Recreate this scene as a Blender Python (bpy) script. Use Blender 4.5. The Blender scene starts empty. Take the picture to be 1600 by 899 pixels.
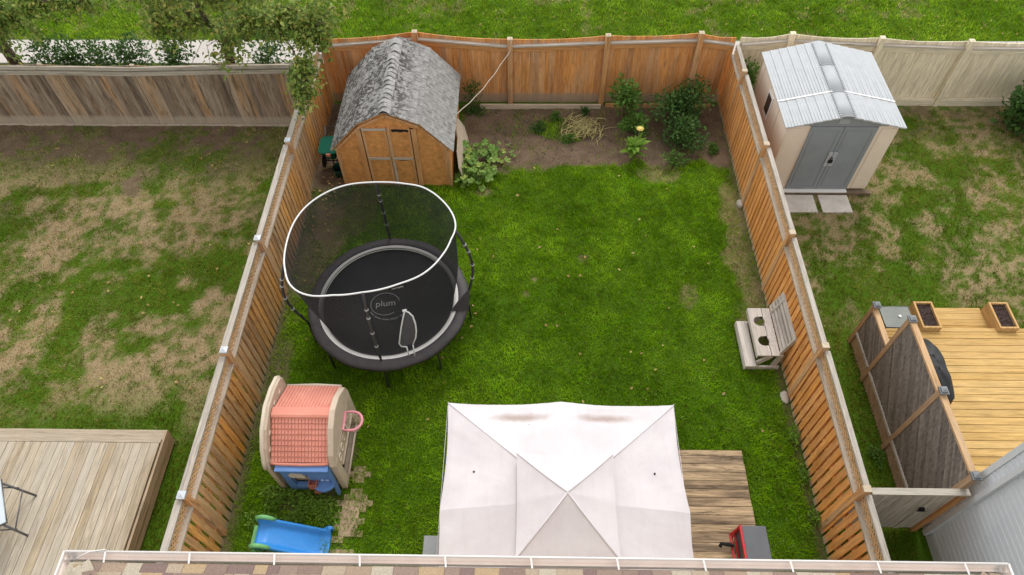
import bpy, math, random
import numpy as np
from mathutils import Vector, Matrix

random.seed(7)
S = bpy.context.scene
COL = S.collection
R = math.radians

# ------------------------------------------------------------------ camera, sky, sun, exposure
cd = bpy.data.cameras.new('camera')
cd.sensor_width = 36.0
cd.lens = 24.574
cd.clip_start = 0.1
cd.clip_end = 600
camo = bpy.data.objects.new('camera', cd)
COL.objects.link(camo)
_th, _ro, _ya = 0.94080, -0.01430, -0.02680
_f = Vector((math.sin(_ya)*math.cos(_th), math.cos(_ya)*math.cos(_th), -math.sin(_th)))
_r = Vector((math.cos(_ya), -math.sin(_ya), 0))
_u = _r.cross(_f)
_r2 = _r*math.cos(_ro) + _u*math.sin(_ro)
_u2 = -_r*math.sin(_ro) + _u*math.cos(_ro)
camo.matrix_world = Matrix(((_r2.x, _u2.x, -_f.x, 0), (_r2.y, _u2.y, -_f.y, 0), (_r2.z, _u2.z, -_f.z, 11.677), (0, 0, 0, 1)))
S.camera = camo

W = bpy.data.worlds.new('World')
S.world = W
W.use_nodes = True
wn = W.node_tree
bg = wn.nodes['Background']
sky = wn.nodes.new('ShaderNodeTexSky')
sky.sky_type = 'NISHITA'
sky.sun_disc = False
SUN_EL, SUN_AZ = R(50), R(8)          # azimuth measured from +Y towards +X
sky.sun_elevation = SUN_EL
sky.sun_rotation = SUN_AZ
sky.air_density = 6.0
sky.dust_density = 0.0
hs = wn.nodes.new('ShaderNodeHueSaturation')
hs.inputs['Saturation'].default_value = 0.0
wn.links.new(sky.outputs[0], hs.inputs['Color'])
wn.links.new(hs.outputs[0], bg.inputs[0])
bg.inputs[1].default_value = 0.15
sd = bpy.data.lights.new('sun', 'SUN')
sd.energy = 1.1
sd.angle = R(18)
sd.color = (1.0, 0.965, 0.93)
so = bpy.data.objects.new('sun', sd)
COL.objects.link(so)
_sv = Vector((math.sin(SUN_AZ)*math.cos(SUN_EL), math.cos(SUN_AZ)*math.cos(SUN_EL), math.sin(SUN_EL)))
so.rotation_euler = _sv.to_track_quat('Z', 'Y').to_euler()
so.location = (5, 30, 40)
S.view_settings.view_transform = 'Standard'
S.view_settings.look = 'None'
S.view_settings.exposure = 0.62
S.view_settings.gamma = 1.0

# ------------------------------------------------------------------ mesh helper
class MB:
    def __init__(s):
        s.v = []; s.f = []; s.m = []; s.sm = []
    def add(s, vs, fs, m=0, smooth=False):
        o = len(s.v)
        s.v += [tuple(v) for v in vs]
        for f in fs:
            s.f.append([i+o for i in f]); s.m.append(m); s.sm.append(smooth)
    def box(s, x0, x1, y0, y1, z0, z1, m=0):
        s.add([(x0,y0,z0),(x1,y0,z0),(x1,y1,z0),(x0,y1,z0),(x0,y0,z1),(x1,y0,z1),(x1,y1,z1),(x0,y1,z1)],
              [(3,2,1,0),(4,5,6,7),(0,1,5,4),(1,2,6,5),(2,3,7,6),(3,0,4,7)], m)
    def beam(s, a, b, w, h, up=(0,0,1), m=0):
        a = Vector(a); b = Vector(b); d = (b-a).normalized(); u = Vector(up)
        sd_ = d.cross(u)
        if sd_.length < 1e-5: sd_ = d.cross(Vector((1,0,0)))
        sd_.normalize(); u = sd_.cross(d).normalized()
        vs = []
        for p in (a, b):
            for i, j in ((-1,-1),(1,-1),(1,1),(-1,1)):
                vs.append(p + sd_*(i*w/2) + u*(j*h/2))
        s.add(vs, [(0,1,2,3),(7,6,5,4),(0,4,5,1),(1,5,6,2),(2,6,7,3),(3,7,4,0)], m)
    def tube(s, pts, r, n=8, closed=False, m=0, caps=True):
        pts = [Vector(p) for p in pts]; N = len(pts)
        rs = r if isinstance(r, (list, tuple)) else [r]*N
        o = len(s.v); prev = None
        for i, p in enumerate(pts):
            if closed: t = pts[(i+1) % N]-pts[i-1]
            else: t = pts[min(i+1, N-1)]-pts[max(i-1, 0)]
            t.normalize()
            if prev is None:
                u = t.cross(Vector((0,0,1)))
                if u.length < 1e-3: u = t.cross(Vector((1,0,0)))
            else: u = prev - t*prev.dot(t)
            u.normalize(); prev = u; w = t.cross(u)
            for k in range(n):
                a = 2*math.pi*k/n
                s.v.append(tuple(p + (u*math.cos(a)+w*math.sin(a))*rs[i]))
        for i in range(N if closed else N-1):
            j = (i+1) % N
            for k in range(n):
                l = (k+1) % n
                s.f.append([o+i*n+k, o+i*n+l, o+j*n+l, o+j*n+k]); s.m.append(m); s.sm.append(True)
        if caps and not closed:
            s.f.append([o+k for k in range(n)][::-1]); s.m.append(m); s.sm.append(False)
            s.f.append([o+(N-1)*n+k for k in range(n)]); s.m.append(m); s.sm.append(False)
    def prism(s, poly, ext, m=0):
        """closed outline (list of 3d points) extruded along vector ext"""
        n = len(poly); e = Vector(ext)
        vs = [Vector(p) for p in poly] + [Vector(p)+e for p in poly]
        fs = [list(range(n))[::-1], list(range(n, 2*n))] + [[i, (i+1) % n, n+(i+1) % n, n+i] for i in range(n)]
        s.add(vs, fs, m)
    def slab(s, quad, t, m=0):
        """four corner quad thickened by t downwards along its normal"""
        q = [Vector(p) for p in quad]; n = (q[1]-q[0]).cross(q[3]-q[0]).normalized()
        if n.z < 0: n = -n
        s.prism(q, -n*t, m)
    def grid(s, P, m=0, smooth=True, closed_u=False):
        """P[i][j] points"""
        nu, nv = len(P), len(P[0]); o = len(s.v)
        for row in P:
            for p in row: s.v.append(tuple(p))
        for i in range(nu if closed_u else nu-1):
            k = (i+1) % nu
            for j in range(nv-1):
                s.f.append([o+i*nv+j, o+k*nv+j, o+k*nv+j+1, o+i*nv+j+1]); s.m.append(m); s.sm.append(smooth)
    def build(s, name, mats, parent=None, bevel=0):
        me = bpy.data.meshes.new(name)
        off = parent_off(parent)
        me.from_pydata([(x-off.x, y-off.y, z-off.z) for x, y, z in s.v], [], s.f)
        if not isinstance(mats, (list, tuple)): mats = [mats]
        for mm in mats: me.materials.append(mm)
        me.polygons.foreach_set('material_index', s.m)
        me.polygons.foreach_set('use_smooth', s.sm)
        me.update()
        o = bpy.data.objects.new(name, me)
        COL.objects.link(o)
        if parent is not None: o.parent = parent
        if bevel:
            b = o.modifiers.new('bevel', 'BEVEL'); b.width = bevel; b.segments = 2; b.limit_method = 'ANGLE'; b.angle_limit = R(40)
        return o
def parent_off(p):
    v = Vector((0, 0, 0))
    while p is not None:
        v += p.location; p = p.parent
    return v
def thing(name, label, cat, loc, group=None):
    o = bpy.data.objects.new(name, None)
    o.empty_display_size = 0.2
    COL.objects.link(o); o.location = loc
    return tag(o, label, cat, group)
def tag(o, label, cat, group=None, kind=None):
    o['label'] = label; o['category'] = cat
    if group: o['group'] = group
    if kind: o['kind'] = kind
    return o
def struct(o):
    o['kind'] = 'structure'; return o
def bx(name, mats, parent, *a, **k):
    b = MB(); b.box(*a); return b.build(name, mats, parent, **k)

# ------------------------------------------------------------------ materials
def newmat(name):
    m = bpy.data.materials.new(name); m.use_nodes = True
    nt = m.node_tree
    return m, nt, nt.nodes, nt.links, nt.nodes['Principled BSDF']
def N(nt, t, **k):
    n = nt.nodes.new(t)
    for a, v in k.items(): setattr(n, a, v)
    return n
def ramp(nt, cols, interp='LINEAR'):
    r = nt.nodes.new('ShaderNodeValToRGB'); r.color_ramp.interpolation = interp
    e = r.color_ramp.elements
    while len(e) < len(cols): e.new(0.5)
    for i, c in enumerate(cols):
        if len(c) == 2: p, c = c
        else: p = i/max(1, len(cols)-1)
        e[i].position = p; e[i].color = (*c, 1)
    return r
def mixc(nt, a, b, fac, mode='MIX'):
    m = nt.nodes.new('ShaderNodeMix'); m.data_type = 'RGBA'; m.blend_type = mode
    for sock, v in ((m.inputs[0], fac), (m.inputs[6], a), (m.inputs[7], b)):
        if hasattr(v, 'links'): nt.links.new(v, sock)
        elif isinstance(v, tuple): sock.default_value = (*v, 1)
        else: sock.default_value = v
    return m.outputs[2]
def noise(nt, vec, scale, detail=4, rough=0.55, dist=0.0):
    n = nt.nodes.new('ShaderNodeTexNoise')
    n.inputs['Scale'].default_value = scale; n.inputs['Detail'].default_value = detail
    n.inputs['Roughness'].default_value = rough; n.inputs['Distortion'].default_value = dist
    if vec is not None: nt.links.new(vec, n.inputs['Vector'])
    return n.outputs['Fac']
def maprange(nt, v, a, b, c=0.0, d=1.0):
    n = nt.nodes.new('ShaderNodeMapRange')
    n.inputs[1].default_value = a; n.inputs[2].default_value = b; n.inputs[3].default_value = c; n.inputs[4].default_value = d
    nt.links.new(v, n.inputs[0]); return n.outputs[0]
def bump(nt, bsdf, h, strength, dist=0.01):
    b = nt.nodes.new('ShaderNodeBump'); b.inputs['Strength'].default_value = strength; b.inputs['Distance'].default_value = dist
    nt.links.new(h, b.inputs['Height']); nt.links.new(b.outputs[0], bsdf.inputs['Normal'])
def geo(nt, out):
    return nt.nodes.new('ShaderNodeNewGeometry').outputs[out]
def objco(nt):
    return nt.nodes.new('ShaderNodeTexCoord').outputs['Object']

def wood(name, cols, axis='z', grey=None, gamt=0.5, dark=(0.05,0.035,0.025), damt=0.35, rough=0.85, gscale=1.0, foot=None, footz=0.1, con=1.0, fleck=None):
    m, nt, nd, lk, bs = newmat(name)
    co = objco(nt)
    rnd = geo(nt, 'Random Per Island')
    mp = N(nt, 'ShaderNodeMapping')
    sc = {'x': (1.6, 26, 26), 'y': (26, 1.6, 26), 'z': (26, 26, 1.6)}[axis]
    mp.inputs['Scale'].default_value = [v*gscale for v in sc]
    lk.new(co, mp.inputs['Vector'])
    mul = N(nt, 'ShaderNodeMath', operation='MULTIPLY'); mul.inputs[1].default_value = 57.0
    lk.new(rnd, mul.inputs[0])
    vadd = N(nt, 'ShaderNodeVectorMath', operation='ADD')
    lk.new(mp.outputs[0], vadd.inputs[0]); lk.new(mul.outputs[0], vadd.inputs[1])
    vec = vadd.outputs[0]
    grain = noise(nt, vec, 1.0, 6, 0.65, 0.6)
    base = ramp(nt, cols); lk.new(rnd, base.inputs[0])
    fine = noise(nt, vec, 3.1, 4, 0.7, 0.2)
    gm_ = N(nt, 'ShaderNodeMath', operation='MULTIPLY_ADD'); lk.new(fine, gm_.inputs[0]); gm_.inputs[1].default_value = 0.55; lk.new(grain, gm_.inputs[2])
    g2 = maprange(nt, gm_.outputs[0], 0.54, 1.02, 1-0.42*con, 1+0.32*con)
    gcol = N(nt, 'ShaderNodeCombineColor'); [lk.new(g2, gcol.inputs[i]) for i in range(3)]
    c = mixc(nt, base.outputs[0], gcol.outputs[0], 1.0, 'MULTIPLY')
    co2 = N(nt, 'ShaderNodeVectorMath', operation='ADD'); lk.new(co, co2.inputs[0]); lk.new(mul.outputs[0], co2.inputs[1])
    mp2 = N(nt, 'ShaderNodeMapping'); mp2.inputs['Scale'].default_value = {'x': (0.6, 4, 4), 'y': (4, 0.6, 4), 'z': (4, 4, 0.6)}[axis]
    lk.new(co2.outputs[0], mp2.inputs['Vector'])
    if grey:
        gm = maprange(nt, noise(nt, mp2.outputs[0], 1.0, 5, 0.6, 0.3), 0.42, 0.66, 0.0, gamt)
        c = mixc(nt, c, grey, gm)
    dm = maprange(nt, noise(nt, mp2.outputs[0], 2.3, 6, 0.7, 0.5), 0.53, 0.66, 0.0, damt)
    c = mixc(nt, c, dark, dm)
    # knots and specks
    sp = maprange(nt, noise(nt, co2.outputs[0], 38, 3, 0.6), 0.68, 0.76, 0.0, 0.45)
    c = mixc(nt, c, dark, sp)
    if fleck:
        fl = maprange(nt, noise(nt, mp2.outputs[0], 7.0, 5, 0.7), 0.66, 0.70, 0.0, 0.7)
        c = mixc(nt, c, fleck, fl)
    if foot:
        sx = N(nt, 'ShaderNodeSeparateXYZ'); lk.new(co, sx.inputs[0])
        nz = noise(nt, co2.outputs[0], 9, 3)
        ad = N(nt, 'ShaderNodeMath', operation='MULTIPLY_ADD'); ad.inputs[1].default_value = -0.16
        lk.new(nz, ad.inputs[0]); lk.new(sx.outputs[2], ad.inputs[2])
        fm = maprange(nt, ad.outputs[0], footz-0.06, footz-0.16, 0.0, 0.75)
        c = mixc(nt, c, foot, fm)
    lk.new(c, bs.inputs['Base Color'])
    bs.inputs['Roughness'].default_value = rough
    bs.inputs['Specular IOR Level'].default_value = 0.25
    bump(nt, bs, grain, 0.35, 0.004)
    return m
def plain(name, col, rough=0.6, var=0.12, nscale=6, spec=0.4, metal=0.0, dirt=None, dirtamt=0.4, dscale=3.0, bstr=0.0):
    m, nt, nd, lk, bs = newmat(name)
    co = objco(nt)
    f = noise(nt, co, nscale, 5, 0.6)
    lo = tuple(max(0, c*(1-var)) for c in col); hi = tuple(min(1, c*(1+var)) for c in col)
    r = ramp(nt, [(0.3, lo), (0.7, hi)]); lk.new(f, r.inputs[0]); c = r.outputs[0]
    if dirt:
        dm = maprange(nt, noise(nt, co, dscale, 7, 0.7, 0.4), 0.5, 0.72, 0, dirtamt)
        c = mixc(nt, c, dirt, dm)
    lk.new(c, bs.inputs['Base Color'])
    bs.inputs['Roughness'].default_value = rough; bs.inputs['Specular IOR Level'].default_value = spec; bs.inputs['Metallic'].default_value = metal
    if bstr: bump(nt, bs, noise(nt, co, 60, 4), bstr, 0.004)
    return m
def leafmat(name, cols, rough=0.6, trans=0.25):
    m, nt, nd, lk, bs = newmat(name)
    rnd = geo(nt, 'Random Per Island')
    r = ramp(nt, cols); lk.new(rnd, r.inputs[0])
    f = noise(nt, objco(nt), 25, 3)
    g2 = maprange(nt, f, 0.3, 0.7, 0.8, 1.2)
    gc = N(nt, 'ShaderNodeCombineColor'); [lk.new(g2, gc.inputs[i]) for i in range(3)]
    c = mixc(nt, r.outputs[0], gc.outputs[0], 1.0, 'MULTIPLY')
    lk.new(c, bs.inputs['Base Color']); bs.inputs['Roughness'].default_value = rough
    bs.inputs['Specular IOR Level'].default_value = 0.3
    t = N(nt, 'ShaderNodeBsdfTranslucent'); lk.new(c, t.inputs[0])
    mx = N(nt, 'ShaderNodeMixShader'); mx.inputs[0].default_value = trans
    lk.new(bs.outputs[0], mx.inputs[1]); lk.new(t.outputs[0], mx.inputs[2])
    lk.new(mx.outputs[0], nt.nodes['Material Output'].inputs[0])
    return m
def attrmat(name, trans=0.0, rough=0.9, detail=0.0, spec=0.15):
    m, nt, nd, lk, bs = newmat(name)
    a = N(nt, 'ShaderNodeVertexColor'); a.layer_name = 'tone'
    c = a.outputs[0]
    if detail:
        f = noise(nt, objco(nt), 34, 8, 0.75)
        g2 = maprange(nt, f, 0.3, 0.7, 1-detail, 1+detail)
        gc = N(nt, 'ShaderNodeCombineColor'); [lk.new(g2, gc.inputs[i]) for i in range(3)]
        c = mixc(nt, c, gc.outputs[0], 1.0, 'MULTIPLY')
        bump(nt, bs, f, 0.8, 0.03)
    lk.new(c, bs.inputs['Base Color']); bs.inputs['Roughness'].default_value = rough
    bs.inputs['Specular IOR Level'].default_value = spec
    if trans:
        t = N(nt, 'ShaderNodeBsdfTranslucent'); lk.new(c, t.inputs[0])
        mx = N(nt, 'ShaderNodeMixShader'); mx.inputs[0].default_value = trans
        lk.new(bs.outputs[0], mx.inputs[1]); lk.new(t.outputs[0], mx.inputs[2])
        lk.new(mx.outputs[0], nt.nodes['Material Output'].inputs[0])
    return m

M = {}
GREYW = (0.38, 0.34, 0.29)
M['fence_r'] = wood('cedar_stained', [(0.80,0.345,0.09),(0.66,0.275,0.07),(0.86,0.385,0.11),(0.72,0.30,0.078),(0.83,0.365,0.10)], 'z', (0.7,0.48,0.30), 0.25, damt=0.4, dark=(0.26,0.13,0.06), foot=(0.42,0.36,0.28), footz=0.14)
M['fence_l'] = wood('cedar_patchy', [(0.84,0.37,0.065),(0.46,0.27,0.13),(0.86,0.40,0.08),(0.54,0.32,0.14),(0.78,0.36,0.08),(0.47,0.31,0.18)], 'z', (0.56,0.43,0.27), 0.45, damt=0.55, dark=(0.17,0.10,0.06), con=1.2, fleck=(0.75,0.62,0.45), foot=(0.36,0.30,0.22), footz=0.16)
M['fence_b'] = wood('cedar_brown', [(0.72,0.30,0.085),(0.54,0.225,0.07),(0.78,0.345,0.105),(0.44,0.20,0.075),(0.74,0.32,0.09)], 'z', (0.66,0.48,0.31), 0.4, damt=0.5, dark=(0.22,0.12,0.06), foot=(0.33,0.27,0.2), footz=0.3)
M['fence_n'] = wood('weathered_dark', [(0.17,0.12,0.08),(0.29,0.21,0.14),(0.12,0.085,0.06),(0.24,0.17,0.115),(0.36,0.19,0.075),(0.36,0.29,0.215),(0.13,0.09,0.065),(0.34,0.20,0.09),(0.19,0.135,0.09)], 'z', (0.42,0.35,0.275), 0.5, con=1.4, dark=(0.055,0.04,0.03), damt=0.8, foot=(0.36,0.30,0.23), footz=0.30)
M['rail_n'] = wood('weathered_rail', [(0.37,0.325,0.265),(0.42,0.37,0.30),(0.32,0.28,0.225)], 'x', (0.46,0.42,0.365), 0.5, damt=0.4)
M['rail_b'] = wood('rail_orange', [(0.64,0.32,0.13),(0.56,0.27,0.10),(0.68,0.36,0.16)], 'x', None, damt=0.2)
M['beam_grey_x'] = wood('rail_grey_x', [(0.40,0.35,0.30),(0.47,0.42,0.36),(0.36,0.31,0.26)], 'x', (0.52,0.48,0.43), 0.5, damt=0.25)
M['cap_y'] = wood('cap_bleached', [(0.37,0.325,0.27),(0.42,0.375,0.32),(0.33,0.285,0.235)], 'y', (0.46,0.43,0.385), 0.5, damt=0.5, con=1.2, dark=(0.24,0.2,0.17))
M['lrail_y'] = wood('lower_rail_wood', [(0.40,0.325,0.245),(0.44,0.365,0.285),(0.36,0.285,0.21)], 'y', (0.47,0.41,0.34), 0.5, damt=0.3)
M['lattice_l'] = plain('lattice_brown', (0.58,0.365,0.19), 0.85, 0.3, 12)
M['post_b'] = wood('post_brown', [(0.56,0.27,0.10),(0.62,0.32,0.13)], 'z', (0.58,0.45,0.33), 0.45, damt=0.5)
M['post_top'] = plain('post_end_grain', (0.50,0.41,0.30), 0.9, 0.25, 30)
M['metal_cap'] = plain('cap_metal', (0.48,0.51,0.54), 0.45, 0.08, 8, 0.5, 0.3)
M['beige'] = wood('beige_paint', [(0.74,0.645,0.47),(0.78,0.69,0.51),(0.70,0.605,0.44)], 'z', (0.66,0.59,0.46), 0.3, damt=0.12, dark=(0.3,0.25,0.18))
M['beige_x'] = wood('beige_paint_rail', [(0.70,0.61,0.45),(0.74,0.65,0.48)], 'x', (0.50,0.46,0.40), 0.4, damt=0.15, dark=(0.3,0.25,0.18))
M['shed_ply'] = plain('shed_plywood', (0.62,0.285,0.095), 0.9, 0.22, 10, 0.15, dirt=(0.36,0.155,0.05), dirtamt=0.75, dscale=6.0, bstr=0.2)
M['shed_trim'] = wood('shed_trim', [(0.54,0.255,0.09),(0.60,0.29,0.11)], 'z', (0.65,0.5,0.36), 0.35, damt=0.3, dark=(0.30,0.14,0.05))
M['shed_grey'] = wood('shed_trim_bleached', [(0.50,0.42,0.34),(0.46,0.36,0.27)], 'x', (0.6,0.55,0.48), 0.5, damt=0.3)
M['black'] = plain('black_hole', (0.008,0.008,0.008), 0.9, 0.1)
M['bed_plank'] = wood('bed_plank', [(0.56,0.43,0.31),(0.60,0.48,0.36)], 'x', (0.55,0.47,0.38), 0.4, damt=0.15)
M['ply_sheet'] = wood('old_plywood', [(0.52,0.41,0.30),(0.55,0.45,0.35)], 'z', (0.5,0.45,0.38), 0.5, damt=0.2)
M['deck_l'] = wood('deck_pale', [(0.40,0.325,0.225),(0.46,0.40,0.315),(0.35,0.275,0.18),(0.48,0.425,0.35),(0.42,0.345,0.24),(0.33,0.25,0.165)], 'y', (0.47,0.43,0.365), 0.6, damt=0.35, dark=(0.21,0.165,0.08))
M['deck_lx'] = wood('deck_pale_border', [(0.38,0.31,0.225),(0.41,0.34,0.25)], 'x', (0.44,0.39,0.33), 0.5, damt=0.2, dark=(0.30,0.24,0.15))
M['deck_m'] = wood('deck_mottled', [(0.50,0.36,0.215),(0.43,0.305,0.18),(0.54,0.405,0.26),(0.40,0.285,0.165)], 'x', (0.10,0.07,0.048), 0.8, damt=0.92, con=1.5, dark=(0.075,0.052,0.036))
M['deck_y'] = wood('deck_new_yellow', [(0.54,0.33,0.105),(0.62,0.405,0.155),(0.46,0.27,0.08),(0.58,0.37,0.14)], 'x', (0.60,0.42,0.19), 0.4, damt=0.2, dark=(0.45,0.25,0.08))
M['new_y'] = wood('new_timber_y', [(0.46,0.28,0.14),(0.52,0.33,0.17)], 'y', (0.62,0.47,0.32), 0.4, damt=0.2, dark=(0.3,0.17,0.08))
M['new_z'] = wood('timber_post', [(0.36,0.225,0.12),(0.41,0.265,0.15)], 'z', (0.45,0.34,0.24), 0.4, damt=0.3, dark=(0.2,0.12,0.06))
M['planter'] = wood('planter_wood', [(0.50,0.30,0.12),(0.55,0.34,0.14)], 'y', None, damt=0.15, dark=(0.4,0.22,0.08))
M['lat_grey'] = wood('lattice_weathered', [(0.15,0.135,0.12),(0.23,0.205,0.18),(0.11,0.098,0.085),(0.30,0.265,0.23)], 'z', (0.30,0.27,0.24), 0.3, damt=0.5)
M['lat_tan'] = wood('lattice_tan', [(0.40,0.28,0.17),(0.46,0.33,0.21),(0.36,0.25,0.15)], 'z', (0.45,0.37,0.28), 0.4, damt=0.3)
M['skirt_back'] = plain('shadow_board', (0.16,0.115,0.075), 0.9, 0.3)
M['postcap_grey'] = plain('post_cap_grey', (0.17,0.18,0.19), 0.5, 0.1)
M['bench'] = wood('bench_bleached', [(0.50,0.44,0.385),(0.54,0.485,0.43),(0.46,0.40,0.345)], 'y', (0.56,0.52,0.48), 0.5, damt=0.2, dark=(0.33,0.28,0.24))
M['gate'] = wood('gate_weathered', [(0.50,0.45,0.375),(0.55,0.50,0.42),(0.46,0.41,0.34)], 'z', (0.47,0.44,0.39), 0.4, damt=0.2, dark=(0.2,0.18,0.14))
M['gate_x'] = wood('gate_rail', [(0.44,0.40,0.33),(0.48,0.435,0.365)], 'x', (0.50,0.47,0.42), 0.5, damt=0.5, dark=(0.28,0.25,0.19))
M['steel_dark'] = plain('dark_steel', (0.03,0.03,0.035), 0.45, 0.2, spec=0.5, metal=0.2)
M['rope'] = plain('rope', (0.62,0.54,0.45), 0.9, 0.15, 30)
M['white'] = plain('white_paint', (0.80,0.79,0.78), 0.45, 0.04)
M['concrete'] = plain('concrete', (0.60,0.55,0.50), 0.9, 0.14, 5, 0.2, dirt=(0.46,0.41,0.35), dirtamt=0.5, bstr=0.3)
M['stone'] = plain('stone', (0.42,0.385,0.33), 0.9, 0.2, 12, 0.2, bstr=0.4)

# ------------------------------------------------------------------ numpy noise
def vnoise(x, y, scale, seed):
    rs = np.random.RandomState(seed); G = rs.rand(256, 256)
    fx = x*scale+1000.3; fy = y*scale+1000.7
    ix = np.floor(fx).astype(int); iy = np.floor(fy).astype(int); u = fx-ix; v = fy-iy
    u = u*u*(3-2*u); v = v*v*(3-2*v)
    a = G[ix % 256, iy % 256]; b = G[(ix+1) % 256, iy % 256]; c = G[ix % 256, (iy+1) % 256]; d = G[(ix+1) % 256, (iy+1) % 256]
    return (a*(1-u)+b*u)*(1-v)+(c*(1-u)+d*u)*v
def fbm(x, y, scale, seed, oct=4):
    t = np.zeros_like(x, dtype=float); a = 0.5; n = 0
    for i in range(oct):
        t += a*vnoise(x, y, scale*2**i, seed+i*13); n += a; a *= 0.55
    return t/n
def sst(x, a, b):
    t = np.clip((x-a)/(b-a), 0, 1); return t*t*(3-2*t)
def blob(x, y, cx, cy, rx, ry, seed, rag=0.5):
    d = np.sqrt(((x-cx)/rx)**2+((y-cy)/ry)**2) + (fbm(x, y, 2.5, seed)-0.5)*2*rag
    return 1-sst(d, 0.65, 1.1)
def soil_dry(x, y):
    """bare-soil and dry-grass cover of the ground"""
    n1 = fbm(x, y, 1.4, 3); n2 = fbm(x, y, 0.9, 21, 5)
    main = (x > -4.88) & (x < 4.93) & (y < 14.3)
    left = (x <= -4.88) & (y < 13.5)
    right = (x >= 4.93) & (y < 14.3)
    soil = np.zeros_like(x); dry = np.zeros_like(x)
    # ---- main yard
    s = np.zeros_like(x)
    edge = 12.02+(n1-0.5)*0.9
    bed = sst(y, edge-0.08, edge+0.12)*sst(x, -1.7, -1.4)
    bed *= 1-0.75*blob(x, y, 0.9, 13.3, 0.75, 0.4, 31, 0.8)*sst(n1, 0.35, 0.6)
    s = np.maximum(s, bed)
    s = np.maximum(s, sst(y, 10.9, 11.4)*(1-sst(x, -4.2, -3.9)))
    for cx, cy, rx, ry in ((-4.45,10.3,0.7,1.0),(-3.9,10.6,0.6,0.9),(-4.6,8.9,0.35,1.2),(-3.95,4.0,0.45,0.3),(-3.4,4.05,0.45,0.3),(-4.1,3.3,0.5,0.25),(-4.7,6.3,0.25,1.2),(-3.1,4.9,0.2,0.5),(-2.88,3.7,0.15,0.45),(-2.9,2.9,0.17,0.5)):
        s = np.maximum(s, 0.62*blob(x, y, cx, cy, rx, ry, 41, 0.9)*(0.6+0.8*fbm(x, y, 4.0, 43)))
    s = np.maximum(s, 0.7*sst(x, 4.72, 4.86)); s = np.maximum(s, 0.7*(1-sst(x, -4.82, -4.65)))
    d = np.zeros_like(x)
    for cx, cy, rx, ry, k in ((4.55,9.4,0.30,0.9,0.6),(4.65,10.7,0.28,0.7,0.6),(4.72,8.3,0.25,0.6,0.6),(0.06,8.34,0.09,0.09,1),(0.24,8.72,0.1,0.09,1),(3.39,8.29,0.2,0.35,0.4),(3.2,11.8,0.5,0.25,0.5),(-0.9,11.2,0.2,0.15,0.9),(1.3,9.3,0.15,0.1,0.5),(-4.4,9.6,0.5,1.2,0.6),(4.5,7.4,0.3,0.7,0.5)):
        d = np.maximum(d, k*blob(x, y, cx, cy, rx, ry, 51, 0.6)*np.clip(0.3+1.3*fbm(x, y, 4.5, 53), 0, 1))
    soil = np.where(main, s, soil); dry = np.where(main, d, dry)
    # ---- left yard
    mo = 0.5*fbm(x, y, 1.5, 371, 4)+0.5*fbm(x, y, 5.5, 471, 3)
    s = np.clip(sst(y+(n1-0.5)*1.6, 11.2, 13.2)*1.15*(0.25+0.9*sst(mo, 0.40, 0.56)), 0, 1)
    s = np.maximum(s, 0.9*sst(n2, 0.56, 0.68)*sst(y, 9.5, 11.5))
    mx = 0.42*fbm(x, y, 0.5, 77, 3)+0.40*fbm(x, y, 1.9, 177, 4)+0.18*fbm(x, y, 8.0, 277, 3)
    d = sst(mx, 0.385, 0.53)*(1-0.6*sst(y, 10.5, 12.5))*sst(y+(n1-0.5), 4.9, 6.6)*(1-0.75*sst(x, -5.9, -5.3))
    d = d*np.clip(0.30+1.2*sst(fbm(x, y, 7.0, 377, 3), 0.30, 0.64), 0, 1)*0.95
    soil = np.where(left, s, soil); dry = np.where(left, d, dry)
    # ---- right yard
    s = sst(y+(n1-0.5)*1.5, 12.9, 14.0)*0.7*sst(x, 7.4, 8.2)*sst(mo, 0.40, 0.56)
    mx = 0.42*fbm(x, y, 0.6, 87, 3)+0.40*fbm(x, y, 2.0, 187, 4)+0.18*fbm(x, y, 8.0, 287, 3)
    d = 0.85*sst(mx, 0.455, 0.60)*sst(y+(n1-0.5), 6.8, 8.8)
    d = np.maximum(d, 0.7*sst(y+(mx-0.5)*9, 12.2, 14.0)*sst(x, 7.2, 8.2))
    d = d*np.clip(0.10+1.2*sst(fbm(x, y, 7.0, 387, 3), 0.32, 0.68), 0, 1)
    soil = np.where(right, s, soil); dry = np.where(right, d, dry)
    park = y >= 14.3
    dry = np.where(park, 0.30*sst(fbm(x, y, 1.6, 97, 4), 0.58, 0.75), dry)
    # verge between weathered fence and path
    verge = (x < -4.88) & (y >= 13.5) & (y < 15.95)
    soil = np.where(verge, 0.5, soil)
    return soil, dry

# ------------------------------------------------------------------ ground
struct_ground = MB(); struct_ground.add([(-150,-150,-0.06),(150,-150,-0.06),(150,150,-0.06),(-150,150,-0.06)], [(0,1,2,3)])
M['far_ground'] = plain('far_ground', (0.06,0.10,0.02), 0.95, 0.3, 2, 0.1)
struct(struct_ground.build('ground', M['far_ground']))

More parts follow.
